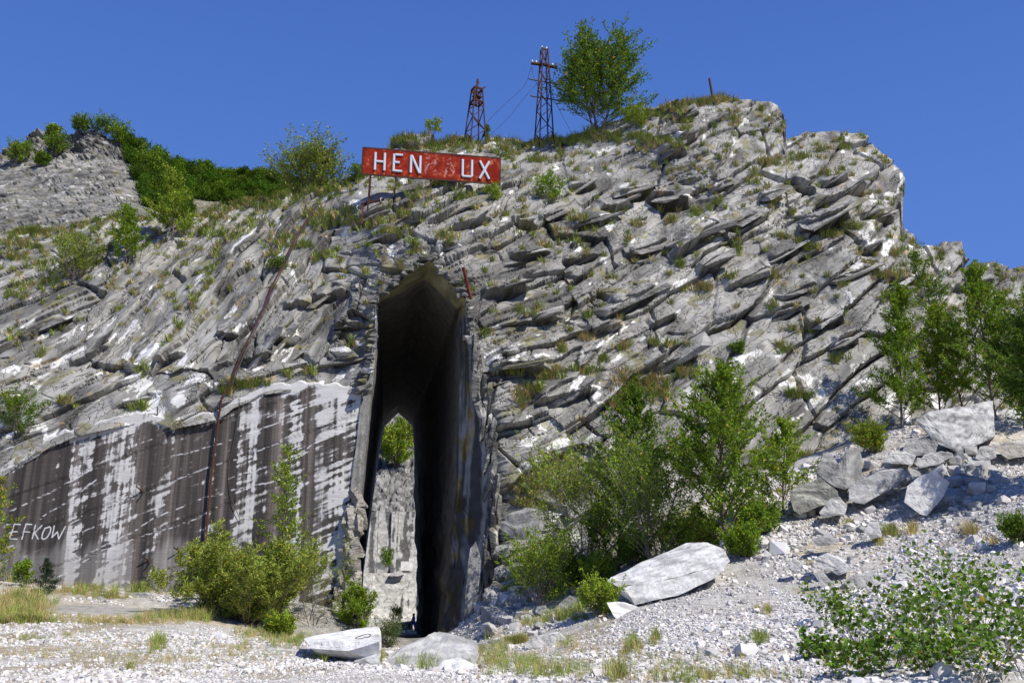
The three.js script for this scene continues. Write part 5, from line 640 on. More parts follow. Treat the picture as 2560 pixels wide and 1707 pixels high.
{
  // cliff: tufts on ledges, thick at the crest and on the left slope
  const R = rng(404), list = [], add = (px, py, w, h, n, dry, s = 1) => { for (let i = 0; i < n; i++) { const x = px + (R() + R() - 1) * w, y = py + (R() + R() - 1) * h; if (y < crestY(x) + 3 || inside(HOLE, x, y) || x < 905 && y > wallTop(x) + 2) continue; const p = onCliff(x, y); list.push({ p: p.clone(), s: s * (0.75 + 0.95 * R()), ry: R() * 6.3, rx: 0.25 * R(), c: grassCol(R, dry) }); } };
  const spots = [[60, 580, 70, 10, 40, .3], [180, 600, 60, 14, 40, .3], [40, 610, 60, 14, 40, .3], [120, 660, 60, 20, 40, .25], [30, 640, 50, 14, 30, .3], [50, 720, 40, 16, 30, .3], [110, 700, 50, 12, 26, .3], [340, 540, 120, 10, 60, .4], [520, 535, 60, 14, 50, .35], [600, 510, 60, 12, 50, .4], [680, 520, 60, 16, 50, .35], [560, 590, 70, 12, 60, .25], [500, 575, 60, 10, 44, .25], [640, 560, 60, 14, 40, .3], [700, 600, 50, 12, 40, .3], [740, 620, 46, 8, 30, .35], [780, 530, 50, 14, 40, .4], [800, 480, 60, 10, 46, .4], [830, 560, 50, 16, 40, .4], [870, 540, 40, 20, 36, .4], [905, 560, 40, 12, 30, .45], [970, 560, 50, 10, 34, .4], [820, 640, 20, 14, 20, .3], [800, 640, 18, 10, 14, .3], [540, 640, 10, 40, 26, .3], [520, 700, 10, 40, 22, .3], [480, 760, 14, 20, 14, .3], [420, 860, 16, 16, 12, .3], [360, 930, 26, 10, 16, .3], [160, 1005, 34, 8, 24, .5], [340, 1015, 30, 7, 20, .2], [620, 955, 70, 10, 60, .25], [560, 975, 30, 8, 20, .3], [440, 820, 14, 14, 10, .3], [30, 830, 20, 30, 16, .3], [100, 880, 14, 10, 8, .2], [20, 1010, 30, 14, 20, .3], [940, 430, 40, 16, 30, .35], [1000, 360, 40, 8, 44, .3], [1050, 370, 50, 14, 40, .3], [1090, 360, 40, 10, 40, .35], [1140, 350, 50, 8, 40, .4], [1180, 370, 40, 14, 30, .3], [1270, 365, 50, 10, 36, .35], [1330, 358, 50, 8, 40, .3], [1390, 350, 60, 8, 50, .25], [1440, 350, 60, 12, 60, .2], [1500, 345, 60, 10, 50, .25], [1260, 380, 40, 10, 24, .3], [1345, 402, 34, 6, 26, .3], [1560, 345, 60, 10, 46, .25], [1620, 350, 40, 10, 30, .25], [1600, 290, 60, 8, 50, .6], [1670, 272, 60, 8, 60, .75], [1740, 256, 60, 8, 70, .8], [1790, 250, 40, 8, 50, .8], [1700, 300, 30, 12, 20, .5], [1830, 280, 16, 10, 10, .5], [1850, 300, 16, 12, 10, .5], [1660, 365, 40, 6, 24, .3], [1690, 372, 20, 6, 12, .3], [2000, 392, 60, 8, 40, .5], [1930, 405, 60, 8, 40, .5], [2060, 375, 30, 6, 18, .5], [2120, 365, 16, 5, 10, .4], [1880, 455, 24, 8, 18, .4], [1890, 430, 20, 6, 12, .4], [2070, 435, 16, 16, 14, .5], [1745, 530, 34, 8, 26, .4], [1690, 550, 30, 8, 20, .5], [1600, 560, 30, 6, 16, .4], [2130, 570, 30, 8, 20, .4], [2080, 585, 26, 8, 22, .3], [1990, 610, 20, 10, 18, .3], [2035, 620, 24, 8, 20, .4], [1960, 595, 26, 6, 16, .4], [2250, 625, 14, 14, 20, .5], [1760, 720, 50, 7, 36, .5], [1935, 695, 20, 10, 24, .3], [1820, 700, 18, 8, 14, .3], [1695, 668, 18, 8, 14, .1], [1845, 625, 10, 16, 14, .2], [2110, 720, 16, 6, 8, .4], [1830, 770, 10, 8, 8, .4], [1930, 770, 20, 10, 12, .3], [1990, 830, 50, 8, 24, .5], [2220, 700, 50, 14, 40, .5], [2240, 760, 40, 20, 36, .5], [2310, 690, 20, 10, 14, .6], [2460, 740, 40, 14, 24, .5], [2540, 760, 30, 10, 20, .5], [1450, 560, 16, 14, 14, .3], [1430, 545, 14, 20, 16, .4], [1395, 580, 20, 14, 18, .5], [1370, 610, 20, 10, 16, .5], [1440, 600, 16, 10, 12, .3], [1560, 600, 14, 8, 8, .5], [1460, 620, 14, 8, 8, .4], [1160, 500, 50, 8, 34, .3], [1050, 500, 40, 6, 24, .35], [1110, 470, 30, 8, 24, .3], [1010, 545, 40, 8, 24, .4], [1120, 600, 30, 8, 20, .4], [980, 590, 34, 8, 22, .3], [990, 668, 16, 8, 12, .3], [910, 700, 14, 14, 10, .3], [985, 590, 30, 6, 16, .3], [1330, 980, 40, 12, 44, .35], [1370, 945, 34, 10, 36, .35], [1310, 1010, 20, 30, 24, .6], [1445, 930, 60, 8, 36, .4], [1510, 900, 16, 12, 20, .1], [1555, 870, 26, 8, 20, .3], [1460, 850, 26, 8, 22, .8], [1400, 880, 20, 6, 12, .6], [1640, 860, 20, 8, 14, .2], [1680, 870, 16, 8, 14, .3], [1730, 875, 20, 8, 16, .4], [1715, 940, 40, 12, 40, .5], [1600, 960, 70, 30, 100, .7], [1560, 1000, 40, 40, 80, .7], [1640, 990, 40, 30, 50, .8], [2005, 985, 46, 7, 36, .1], [1960, 880, 40, 8, 20, .5], [1940, 870, 16, 6, 10, .4], [2100, 900, 30, 10, 18, .4], [1290, 930, 24, 8, 14, .6], [1220, 840, 12, 8, 8, .2], [1300, 780, 12, 8, 8, .3], [1330, 800, 14, 8, 8, .8], [1355, 780, 10, 8, 8, .2], [1470, 790, 12, 8, 8, .3], [880, 855, 14, 8, 10, .4], [770, 925, 20, 5, 12, .3], [710, 930, 14, 6, 10, .3], [1350, 1190, 60, 34, 130, .7], [1320, 1240, 50, 30, 90, .6], [1400, 1160, 50, 26, 60, .6], [2020, 1160, 40, 30, 80, .7], [1990, 1200, 40, 30, 70, .7], [2120, 1130, 40, 14, 30, .5], [1420, 1230, 50, 30, 60, .5]];
  for (const s of spots) add(s[0], s[1], s[2] * 1.1, s[3] * 1.2, Math.round(s[4] * 0.7), s[5]);
  for (let i = 0; i < 800; i++) { const x = R() * 2560, y = crestY(x) + 6 + R() * R() * (x < 900 ? 300 : 560); add(x, y, 9, 4, 4, 0.35, 0.75); }
  for (let i = 0; i < 160; i++) { const x = 20 + R() * 1500; add(x, crestY(x) + 8, 10, 6, 2, 0.3); }
  inst('cliff_grass', tuft(22, 0.40, 0.30, 9, 0.011), grassMat, list, 'green and straw-coloured grass tufts on the cliff ledges', 'grass');
  // ground
  const gl = [], gadd = (px, py, w, h, n, dry, s) => { for (let i = 0; i < n; i++) { const x = px + (R() + R() - 1) * w, y = py + (R() + R() - 1) * h; const p = onGround(x, Math.min(1760, y)); gl.push({ p, s: (p.z > -32 ? 0.62 : 1) * s * (0.45 + 0.95 * R()), ry: R() * 6.3, c: grassCol(R, dry) }); } };
  const gs = [[30, 1520, 90, 34, 420, .55, 1.0], [10, 1540, 100, 20, 300, .6, 0.8], [200, 1552, 200, 9, 420, .9, 0.5], [330, 1556, 120, 7, 260, .95, 0.5], [60, 1445, 80, 10, 160, .3, 1.1], [200, 1480, 80, 7, 120, .5, 0.9], [270, 1492, 60, 6, 80, .6, 0.8], [350, 1478, 40, 6, 50, .2, 1.1], [400, 1545, 60, 8, 90, .4, 0.7], [480, 1545, 60, 10, 140, .4, 0.9], [640, 1590, 60, 14, 160, .5, 0.7], [720, 1605, 50, 14, 120, .4, 0.8], [395, 1612, 14, 10, 34, .25, 1.0], [390, 1625, 26, 10, 30, .7, 0.6], [70, 1600, 40, 5, 30, .3, 0.5], [170, 1590, 16, 4, 12, .2, 0.5], [120, 1640, 140, 12, 110, .95, 0.35], [430, 1650, 90, 8, 80, .95, 0.35], [560, 1620, 40, 6, 40, .8, 0.4], [610, 1620, 20, 18, 34, .7, 0.5], [320, 1672, 14, 6, 20, .4, 0.6], [800, 1645, 16, 10, 22, .15, 0.9], [870, 1640, 26, 8, 24, .2, 0.6], [955, 1652, 12, 12, 20, .3, 0.9], [1010, 1660, 14, 12, 26, .15, 0.9], [1065, 1662, 26, 14, 56, .15, 1.0], [1105, 1640, 20, 10, 20, .3, 0.8], [1210, 1640, 50, 24, 130, .45, 0.75], [1300, 1670, 110, 30, 260, .3, 0.62], [1400, 1680, 80, 26, 110, .35, 0.6], [1250, 1620, 40, 14, 60, .5, 0.9], [1540, 1690, 30, 14, 40, .4, 1.0], [1590, 1620, 24, 14, 44, .3, 0.9], [1640, 1600, 14, 20, 30, .5, 0.9], [1560, 1640, 16, 12, 24, .5, 0.8], [1700, 1695, 150, 16, 130, .4, 0.6], [1850, 1695, 130, 14, 100, .45, 0.6], [1890, 1600, 30, 20, 40, .2, 0.8], [1920, 1530, 14, 14, 26, .8, 0.7], [1890, 1520, 10, 8, 14, .9, 0.6], [2230, 1335, 20, 8, 40, .4, 0.9], [2285, 1330, 12, 10, 26, .9, 0.9], [2195, 1360, 14, 8, 26, .4, 0.8], [2120, 1315, 14, 6, 14, .3, 0.7], [2430, 1335, 24, 8, 30, .8, 0.8], [2480, 1360, 16, 8, 24, .8, 0.8], [1270, 1475, 24, 30, 130, .4, 1.0], [1300, 1450, 30, 20, 100, .6, 1.0], [1340, 1480, 30, 20, 70, .4, 0.9], [1290, 1390, 30, 20, 80, .5, 1.0], [1395, 1545, 20, 10, 40, .2, 0.9], [1440, 1540, 24, 14, 70, .05, 0.9], [1330, 1560, 40, 14, 50, .4, 0.8], [1410, 1610, 30, 10, 30, .4, 0.8], [2300, 1640, 200, 50, 160, .5, 0.6], [1750, 1660, 200, 30, 120, .6, 0.5], [1500, 1560, 40, 20, 40, .6, 0.6], [2150, 1400, 200, 60, 50, .7, 0.5], [400, 1640, 420, 50, 420, .95, 0.34], [250, 1600, 300, 26, 260, .95, 0.36], [620, 1640, 120, 30, 120, .9, 0.36], [1500, 1660, 260, 40, 160, .7, 0.42]];
  for (const s of gs) gadd(s[0], s[1], s[2] * 1.25, s[3] * 1.2, Math.round(s[4] * 0.75), s[5], s[6]);
  inst('ground_grass', tuft(20, 0.50, 0.30, 10, 0.0055), grassMat, gl, 'tufts of green and dry grass on the gravel', 'grass');
}
console.log('grass done');
// ------------------------------------------------------------------ gravel and loose stones
const gravelMat = new THREE.MeshStandardMaterial({ roughness: 0.9, vertexColors: false });
const pebble = seed => { const R = rng(seed), g = new ConvexGeometry(boxPts(R, 0.5, 0.34, 0.42, 0.5, 5)); g.deleteAttribute('uv'); g.computeVertexNormals(); return g; };
{
  const R = rng(505), lists = [[], [], []];
  const put = (p, s) => { const k = 0.42 + 0.34 * R() - (R() < 0.3 ? 0.18 : 0), w = R() < 0.35 ? 0.85 : 0.94; lists[Math.floor(R() * 3)].push({ p, s, ry: R() * 6.3, rx: (R() - 0.5), rz: (R() - 0.5), c: [k, k * (0.5 + w / 2), k * w] }); };
  for (let i = 0; i < 230000; i++) {
    const zd = 14 + Math.pow(R(), 1.35) * 33, x = (R() - 0.5) * zd * 1.16; if (x < -12 && zd > 40 && zd < 46) continue; if (x < -4 && zd > 49) continue;
    const right = sstep(2, 9, x), y = groundY(x, -zd), k = litter(x, -zd); if (R() < k * 0.7) continue;
    const dust = sstep(0.5, 0.66, fbm2(x * 0.35, zd * 0.35, 3, 831)); if (R() < dust * 0.6) continue; if (x < 2 && R() < 0.3) continue; const rub = Math.max(right, sstep(-4, 1, x) * sstep(26, 34, zd)); const u = R(); let s = lerp(0.020, 0.030, right) + 0.045 * u * u * u; if (R() < 0.05 + 0.14 * rub) s *= 1.6; if (R() < 0.03 * rub + 0.002) s *= 2.8; if (zd > 34 && R() < 0.5) s *= 1.5;
    s *= 0.6 + 1.0 * sstep(0.35, 0.68, fbm2(x * 0.3, zd * 0.3, 4, 832)); put(V3(x, y + s * 0.12, -zd), s);
  }
  for (const [bx, bz, rx, rz] of DEBRIS) { if (bz < -60) continue; for (let i = 0; i < 40; i++) { const a = R() * 6.283, q = 0.85 + 0.55 * R(), x = bx + Math.cos(a) * rx * q, z = bz + Math.sin(a) * rz * q, s = 0.06 + 0.16 * R() * R(); put(V3(x, groundY(x, z) + s * 0.15, z), s); } }
  lists.forEach((l, i) => inst('gravel', pebble(600 + i), gravelMat, l, 'loose white marble gravel over the ground', 'gravel'));
  // larger loose stones, one by one
  const gs = [0, 1, 2, 3, 4, 5].map(i => { const g = hullGeo(boxPts(rng(700 + i), 0.5, 0.3, 0.4, 0.5, 6), 0.05, i, 1); return [0.36, 0.48, 0.60].map(b => colored(g.clone(), boulderTone({ base: b, th: 0.6, dark: b * 0.6 }))); });
  const areas = [[2330, 1185, 190, 70, 88, 66], [2150, 1330, 150, 60, 26, 28], [2420, 1280, 110, 60, 36, 38], [2050, 1400, 160, 70, 26, 26], [1320, 1540, 90, 60, 38, 42], [1245, 1500, 60, 80, 44, 62], [1800, 1500, 160, 70, 14, 22], [300, 1497, 200, 10, 16, 18], [500, 1620, 380, 40, 10, 18]], AL = ['loose stone in the rubble round the crowning boulder', 'loose stone scattered on the upper gravel slope', 'loose stone in the shaded part of the scree', 'loose stone on the lower gravel slope', 'loose stone of the heap between the tunnel and the grass', 'loose stone against the right jamb of the tunnel', 'loose stone on the gravel right of the huge tilted slab', 'loose stone along the far verge of the road', 'loose stone on the flat gravel in the left foreground'], AG = ['rubble stones by the crowning boulder', 'upper slope stones', 'shaded scree stones', 'lower slope stones', 'tunnel heap stones', 'jamb stones', 'stones by the tilted slab', 'road verge stones', 'left foreground stones'];
  areas.forEach(([px, py, w, h, n, s0], a) => { for (let i = 0; i < n; i++) { const x = px + (R() + R() - 1) * w, y = py + (R() + R() - 1) * h, p = onGround(x, y); const s = s0 / F * -p.z * (0.35 + 0.9 * R() * R()) * 0.9; const m = mesh('loose_stone', gs[Math.floor(R() * 6)][Math.floor(R() * 3)], flatRockMat); m.position.copy(p); m.position.y += s * 0.12; m.scale.setScalar(s); m.rotation.set((R() - 0.5) * 0.7, R() * 6.3, (R() - 0.5) * 0.7); tag(m, AL[a], 'stone', AG[a]); } });
}
console.log('gravel done');
// ------------------------------------------------------------------ sign, towers, ironwork, person
const rustTex = (() => { const t = grain(512, 7, (u, v) => { const a = tfbm(u, v, 8, 6, 300), b = tn(u, v, 160, 310), g = 0.6 + 0.7 * (a - 0.5); return [g * 1.0 + (b > 0.93 ? 0.15 : 0), g * 0.97, g * 0.95]; }); t.colorSpace = THREE.SRGBColorSpace; return t; })();
const rustMat = new THREE.MeshStandardMaterial({ color: new THREE.Color().setRGB(0.15, 0.042, 0.022), roughness: 0.85, metalness: 0.1, map: rustTex });
const rustLight = new THREE.MeshStandardMaterial({ color: new THREE.Color().setRGB(0.36, 0.075, 0.03), roughness: 0.85, map: rustTex });
const ironMat = new THREE.MeshStandardMaterial({ color: new THREE.Color().setRGB(0.06, 0.045, 0.04), roughness: 0.7, metalness: 0.3 });
function barGeo(a, b, w, h = w) { const d = V3().subVectors(b, a), g = new THREE.BoxGeometry(w, h, d.length()); const m = new THREE.Matrix4().lookAt(b, a, Math.abs(d.clone().normalize().y) > 0.98 ? V3(1, 0, 0) : V3(0, 1, 0)); m.setPosition(V3().addVectors(a, b).multiplyScalar(0.5)); g.applyMatrix4(m); return g; }
const bar = (name, a, b, w, mat, par, h) => mesh(name, barGeo(a, b, w, h), mat, par);
const rodGeo = (a, b, r, n = 8) => new THREE.TubeGeometry(new THREE.LineCurve3(a, b), 1, r, n);
{
  const TL = at(908, 367, 57.2), BL = at(904, 435, 57.2), TR = at(1252, 396, 58.7), BR = at(1249, 459, 58.7), base = BL.clone(), U = V3().addVectors(TR, BR).sub(TL).sub(BL).multiplyScalar(0.5), W = U.length(), Hh = (TL.distanceTo(BL) + TR.distanceTo(BR)) / 2;
  const g = thing('billboard', base, 'long rusty red sign board with pale letters HEN UX on the cliff', 'sign'); const u = U.clone().normalize(), v = V3().addVectors(TL, TR).sub(BL).sub(BR).normalize(), nn = V3().crossVectors(u, v).normalize(); v.crossVectors(nn, u);
  const P = (a, b, d = 0) => V3().addScaledVector(u, a * W).addScaledVector(v, (1 - b) * Hh).addScaledVector(nn, d);
  const w = 1024, h = 192, d = new Uint8Array(w * h * 4), ghost = [[[0.465, 0.2], [0.455, 0.75]], [[0.465, 0.2], [0.52, 0.2], [0.525, 0.4], [0.46, 0.48]], [[0.49, 0.48], [0.53, 0.75]], [[0.625, 0.18], [0.595, 0.85]], [[0.625, 0.18], [0.66, 0.72]], [[0.607, 0.6], [0.65, 0.58]]];
  const seg = (x, y) => { let m = 9; for (const s of ghost) for (let i = 0; i < s.length - 1; i++) { const [ax, ay] = s[i], [bx, by] = s[i + 1], dx = (bx - ax) * 5.2, dy = by - ay, t = clamp(((x - ax) * 5.2 * dx + (y - ay) * dy) / (dx * dx + dy * dy)); m = Math.min(m, Math.hypot((ax - x) * 5.2 + t * dx, ay - y + t * dy)); } return m; };
  const drips = [0.092, 0.157, 0.225, 0.345, 0.41, 0.725, 0.79, 0.87];
  for (let j = 0; j < h; j++) for (let i = 0; i < w; i++) { const x = i / w, y = 1 - j / h, n = fbm2(x * 26, y * 5, 5, 1001), n2 = fbm2(x * 90, y * 18, 3, 1002), st = fbm2(x * 60, y * 1.2, 3, 1003); let c = [0.225 + 0.18 * (n - 0.5) + 0.14 * (st - 0.5), 0.018 + 0.03 * (n - 0.5), 0.008 + 0.010 * (n - 0.5)]; const ed = Math.min(x * 5, (1 - x) * 5, y, 1 - y); c = c.map(q => q * lerp(0.65, 1, sstep(0, 0.12, ed + 0.08 * (n - 0.5))));
    const fleck = sstep(0.66, 0.72, n2 * 0.6 + n * 0.45); if (fleck) c = [lerp(c[0], 0.42, fleck * 0.6), lerp(c[1], 0.12, fleck * 0.6), lerp(c[2], 0.06, fleck * 0.6)];
    const gh = sstep(0.10, 0.02, seg(x, y) + 0.1 * (n2 - 0.5)) * sstep(0.46, 0.62, n2); c = [lerp(c[0], 0.6, gh * 0.5), lerp(c[1], 0.4, gh * 0.5), lerp(c[2], 0.36, gh * 0.5)];
    for (const q of drips) { const dd = Math.abs(x - q) * 5.2; if (dd < 0.05 && y > 0.8) { const k = sstep(0.05, 0.0, dd) * 0.6; c = [lerp(c[0], 0.5, k), lerp(c[1], 0.14, k), lerp(c[2], 0.05, k)]; } }
    const or = sstep(0.5, 0.7, n) * Math.exp(-(((x - 0.93) / 0.05) ** 2)); c = [lerp(c[0], 0.5, or * 0.6), lerp(c[1], 0.17, or * 0.6), lerp(c[2], 0.09, or * 0.6)];
    const o = (j * w + i) * 4; for (let t = 0; t < 3; t++) d[o + t] = 255 * Math.pow(clamp(c[t]), 1 / 2.2); d[o + 3] = 255; }
  const tex = new THREE.DataTexture(d, w, h, THREE.RGBAFormat); tex.colorSpace = THREE.SRGBColorSpace; tex.magFilter = THREE.LinearFilter; tex.needsUpdate = true;
  const pg = new THREE.BoxGeometry(W, Hh, 0.06); pg.applyMatrix4(new THREE.Matrix4().makeBasis(u, v, nn).setPosition(P(0.5, 0.5))); const panel = mesh('panel', pg, new THREE.MeshPhysicalMaterial({ map: tex, roughness: 1, specularIntensity: 0.15 }), g);
  for (const [a, b] of [[[0, 0], [1, 0]], [[0, 1], [1, 1]], [[0, 0], [0, 1]], [[1, 0], [1, 1]]]) bar('edge_strip', P(a[0], a[1], 0.005), P(b[0], b[1], 0.005), 0.07, rustMat, panel, 0.09);
  const white = new THREE.MeshStandardMaterial({ color: new THREE.Color().setRGB(0.48, 0.50, 0.56), roughness: 0.5 });
  const LT = { H: [[[0.09, .165], [0.09, .825]], [[.157, .165], [.157, .825]], [[.098, .5], [.149, .5]]], E: [[[.223, .17], [.223, .825]], [[.231, .19], [.287, .19]], [[.231, .48], [.266, .48]], [[.231, .805], [.285, .805]]], N: [[[.346, .165], [.346, .83]], [[.413, .165], [.413, .83]], [[.350, .17], [.409, .825]]], U: [[[.722, .17], [.722, .80]], [[.79, .17], [.79, .80]], [[.722, .81], [.79, .81]]], X: [[[.848, .17], [.918, .85]], [[.918, .17], [.848, .85]]] };
  for (const [k, ss] of Object.entries(LT)) { const gs = []; ss.forEach(([a, b], i) => { const A = P(a[0], a[1], 0.07 + i * 0.004), Bq = P(b[0], b[1], 0.07 + i * 0.004), dir = V3().subVectors(Bq, A).normalize(), side = V3().crossVectors(nn, dir).normalize(), sh = new THREE.Shape([[-0.08, 0], [-0.08, 0.05], [-0.04, 0.085], [0.04, 0.085], [0.08, 0.05], [0.08, 0]].map(q => new THREE.Vector2(...q))), e = new THREE.ExtrudeGeometry(sh, { depth: A.distanceTo(Bq), bevelEnabled: false }); e.applyMatrix4(new THREE.Matrix4().makeBasis(side, nn, dir).setPosition(A.addScaledVector(nn, -0.03))); gs.push(e); }); const m = mesh('letter', mergeGeometries(gs), white, panel); m.userData.label = 'pale metal letter ' + k; }
  const post = (a, py, px) => { const top = P(a, 1, -0.06), foot = onCliff(px, py).clone().sub(base); foot.x = top.x + (foot.x - top.x) * 0.4; foot.z = Math.min(foot.z, top.z); bar('post', top.clone().addScaledVector(v, Hh * 0.9), V3(foot.x, foot.y - 0.3, top.z - 0.02), 0.09, rustMat, g); };
  post(0.065, 530, 912); post(0.495, 492, 1077); post(0.9, 478, 1215);
  for (const a of [0.065, 0.495, 0.9]) bar('brace', P(a, 0.95, -0.1), P(a, 1.7, -1.6), 0.06, rustMat, g);
  // rusty frame below the sign
  const fz = -onCliff(925, 552).z - 0.25, F0 = at(904, 556, fz), f = thing('hoist_gantry', F0, 'small rusty iron hoist gantry below the left end of the sign', 'gantry'), q = (px, py, dz = 0) => at(px, py, fz + dz).sub(F0);
  bar('post', q(904, 560), q(907, 506), 0.11, rustLight, f); bar('post', q(946, 562), q(951, 500), 0.11, rustLight, f); bar('post', q(911, 545, 0.8), q(914, 505, 0.8), 0.08, rustMat, f); const beam = bar('beam', q(902, 511), q(960, 497), 0.14, rustMat, f);
  for (const [px, py] of [[955, 501], [896, 520]]) { const wg = new THREE.TorusGeometry(0.16, 0.035, 6, 14); const wm = mesh('pulley', wg, new THREE.MeshStandardMaterial({ color: 0x9aa0a8, roughness: 0.5, metalness: 0.6 }), beam); wm.position.copy(q(px, py)); wm.rotation.y = 0.9; }
}
function lattice(name, foot, hgt, w0, w1, turn, lean, label, nlev, strut) {
  const g = thing(name, foot, label, 'tower'); g.rotation.y = turn; g.rotation.z = lean;
  const c = (k, t) => { const s = lerp(w0, w1, t) / 2; return V3([-1, 1, 1, -1][k] * s, t * hgt, [-1, -1, 1, 1][k] * s); };
  for (let k = 0; k < 4; k++) bar('leg', c(k, -0.06), c(k, 1), 0.08, rustMat, g);
  for (let k = 0; k < 4; k++) for (let i = 0; i < nlev; i++) { const t0 = Math.pow(i / nlev, 0.92), t1 = Math.pow((i + 1) / nlev, 0.92), a = (i + k) % 2 ? k : (k + 1) % 4, b = (i + k) % 2 ? (k + 1) % 4 : k; bar('brace', c(a, t0), c(b, t1), strut, rustMat, g); }
  g.userData.c = undefined; return [g, c];
}
{
  let p = onCliff(1358, 352); p.y -= 0.15; const top = at(1362, 122, -p.z), Ht = top.y - p.y; const [g, c] = lattice('lattice_tower', p, Ht, pxH(-p.z, 40), pxH(-p.z, 15), 0.35, -0.012, 'tall rusty lattice power pole with cross-arms and white insulators', 9, 0.05);
  const m = pxH(-p.z, 1), yAt = py => (at(1360, py, -p.z).y - p.y);
  const gray = new THREE.MeshStandardMaterial({ color: new THREE.Color().setRGB(0.5, 0.52, 0.44), roughness: 0.3 });
  const ins = (par, x, y, z = 0) => { const ig = new THREE.LatheGeometry([[0.02, 0], [0.1, 0.03], [0.13, 0.1], [0.07, 0.15], [0.11, 0.2], [0.08, 0.27], [0.01, 0.3]].map(q => new THREE.Vector2(q[0] * 0.75, q[1] * 0.75)), 10); const im = mesh('insulator', ig, gray, par); im.position.set(x, y, z); };
  const y1 = yAt(161); const armL = bar('cross_arm', V3(-37 * m, y1 - 4 * m, 0), V3(0, y1, 0), 0.26, rustMat, g, 0.12), armR = bar('cross_arm', V3(0, y1, 0), V3(37 * m, y1 - 1 * m, 0), 0.26, rustMat, g, 0.12); const topBar = bar('top_bar', V3(-8 * m, Ht - 0.02, 0), V3(8 * m, Ht - 0.02, 0), 0.1, rustMat, g); for (const s of [-1, 1]) { const arm = s < 0 ? armL : armR; bar('brace', V3(s * 9 * m, y1 - 8 * m, 0), V3(s * 26 * m, y1 - 2 * m, 0), 0.07, rustMat, g); ins(arm, s * 35 * m, y1 + (s < 0 ? -1 : 2) * m); ins(arm, s * 24 * m, y1 + (s < 0 ? 0 : 2) * m); ins(topBar, s * 6.5 * m, Ht + 0.02); }
  
  for (const [py, l, r] of [[209, -50, 50], [250, -44, 56]]) { const y = yAt(py); const cu = new THREE.CatmullRomCurve3([V3(l * m, y + 1.5 * m, 0.3), V3((l + 4) * m, y - 1.5 * m, 0.3), V3(0, y, 0.3), V3((r - 5) * m, y + 1.5 * m, 0.3), V3(r * m, y + 6 * m, 0.3)], false, 'catmullrom', 0.1); mesh('thin_arm', new THREE.TubeGeometry(cu, 30, 0.05, 6), ironMat, g); }
  let s = onCliff(1186, 352); s.y -= 0.1; const Hs = at(1192, 220, -s.z).y - s.y, [h, hc] = lattice('lattice_tower', s, Hs, pxH(-s.z, 44), pxH(-s.z, 22), 0.5, -0.03, 'short broken rusty lattice tower left of the tall power pole', 5, 0.06), ms = pxH(-s.z, 1);
  bar('mast', V3(-2 * ms, Hs * 0.7, 0), V3(1 * ms, Hs + 29 * ms, 0), 0.13, rustMat, h); bar('bent_arm', V3(-20 * ms, Hs - 26 * ms, 0.3), V3(0, Hs + 14 * ms, 0.3), 0.11, rustMat, h); bar('bent_arm', V3(4 * ms, Hs - 8 * ms, 0.3), V3(20 * ms, Hs + 6 * ms, 0.3), 0.1, rustMat, h);
  for (const t of [0.74, 0.98]) for (let k = 0; k < 4; k++) bar('ring_bar', hc(k, t), hc((k + 1) % 4, t), 0.12, rustMat, h); bar('platform', V3(-10 * ms, Hs * 0.86, 0), V3(12 * ms, Hs * 0.84, 0), 0.5, rustMat, h, 0.08);
  const wire = (pts, label, r = 0.014) => tag(mesh('wire', new THREE.TubeGeometry(new THREE.CatmullRomCurve3(pts), 40, r, 4), ironMat), label, 'wire');
  const zt = -p.z; wire([at(1328, 168, zt), at(1310, 215, zt), at(1260, 262, zt), at(1216, 310, zt), at(1210, 340, zt)], 'loose wire sagging from the upper left arm towards the short tower'); wire([at(1345, 205, zt), at(1310, 245, zt), at(1270, 295, zt), at(1228, 335, zt)], 'second loose wire sagging lower towards the short tower'); wire([at(1388, 160, zt), at(1383, 200, zt), at(1380, 232, zt), at(1404, 285, zt), at(1432, 338, zt)], 'slack wire hanging from the right arm to the grass');
  wire([at(1330, 166, zt), at(1331, 180, zt), at(1340, 205, zt), at(1344, 215, zt)], 'short wire looped under the left arm of the tall pole');
}
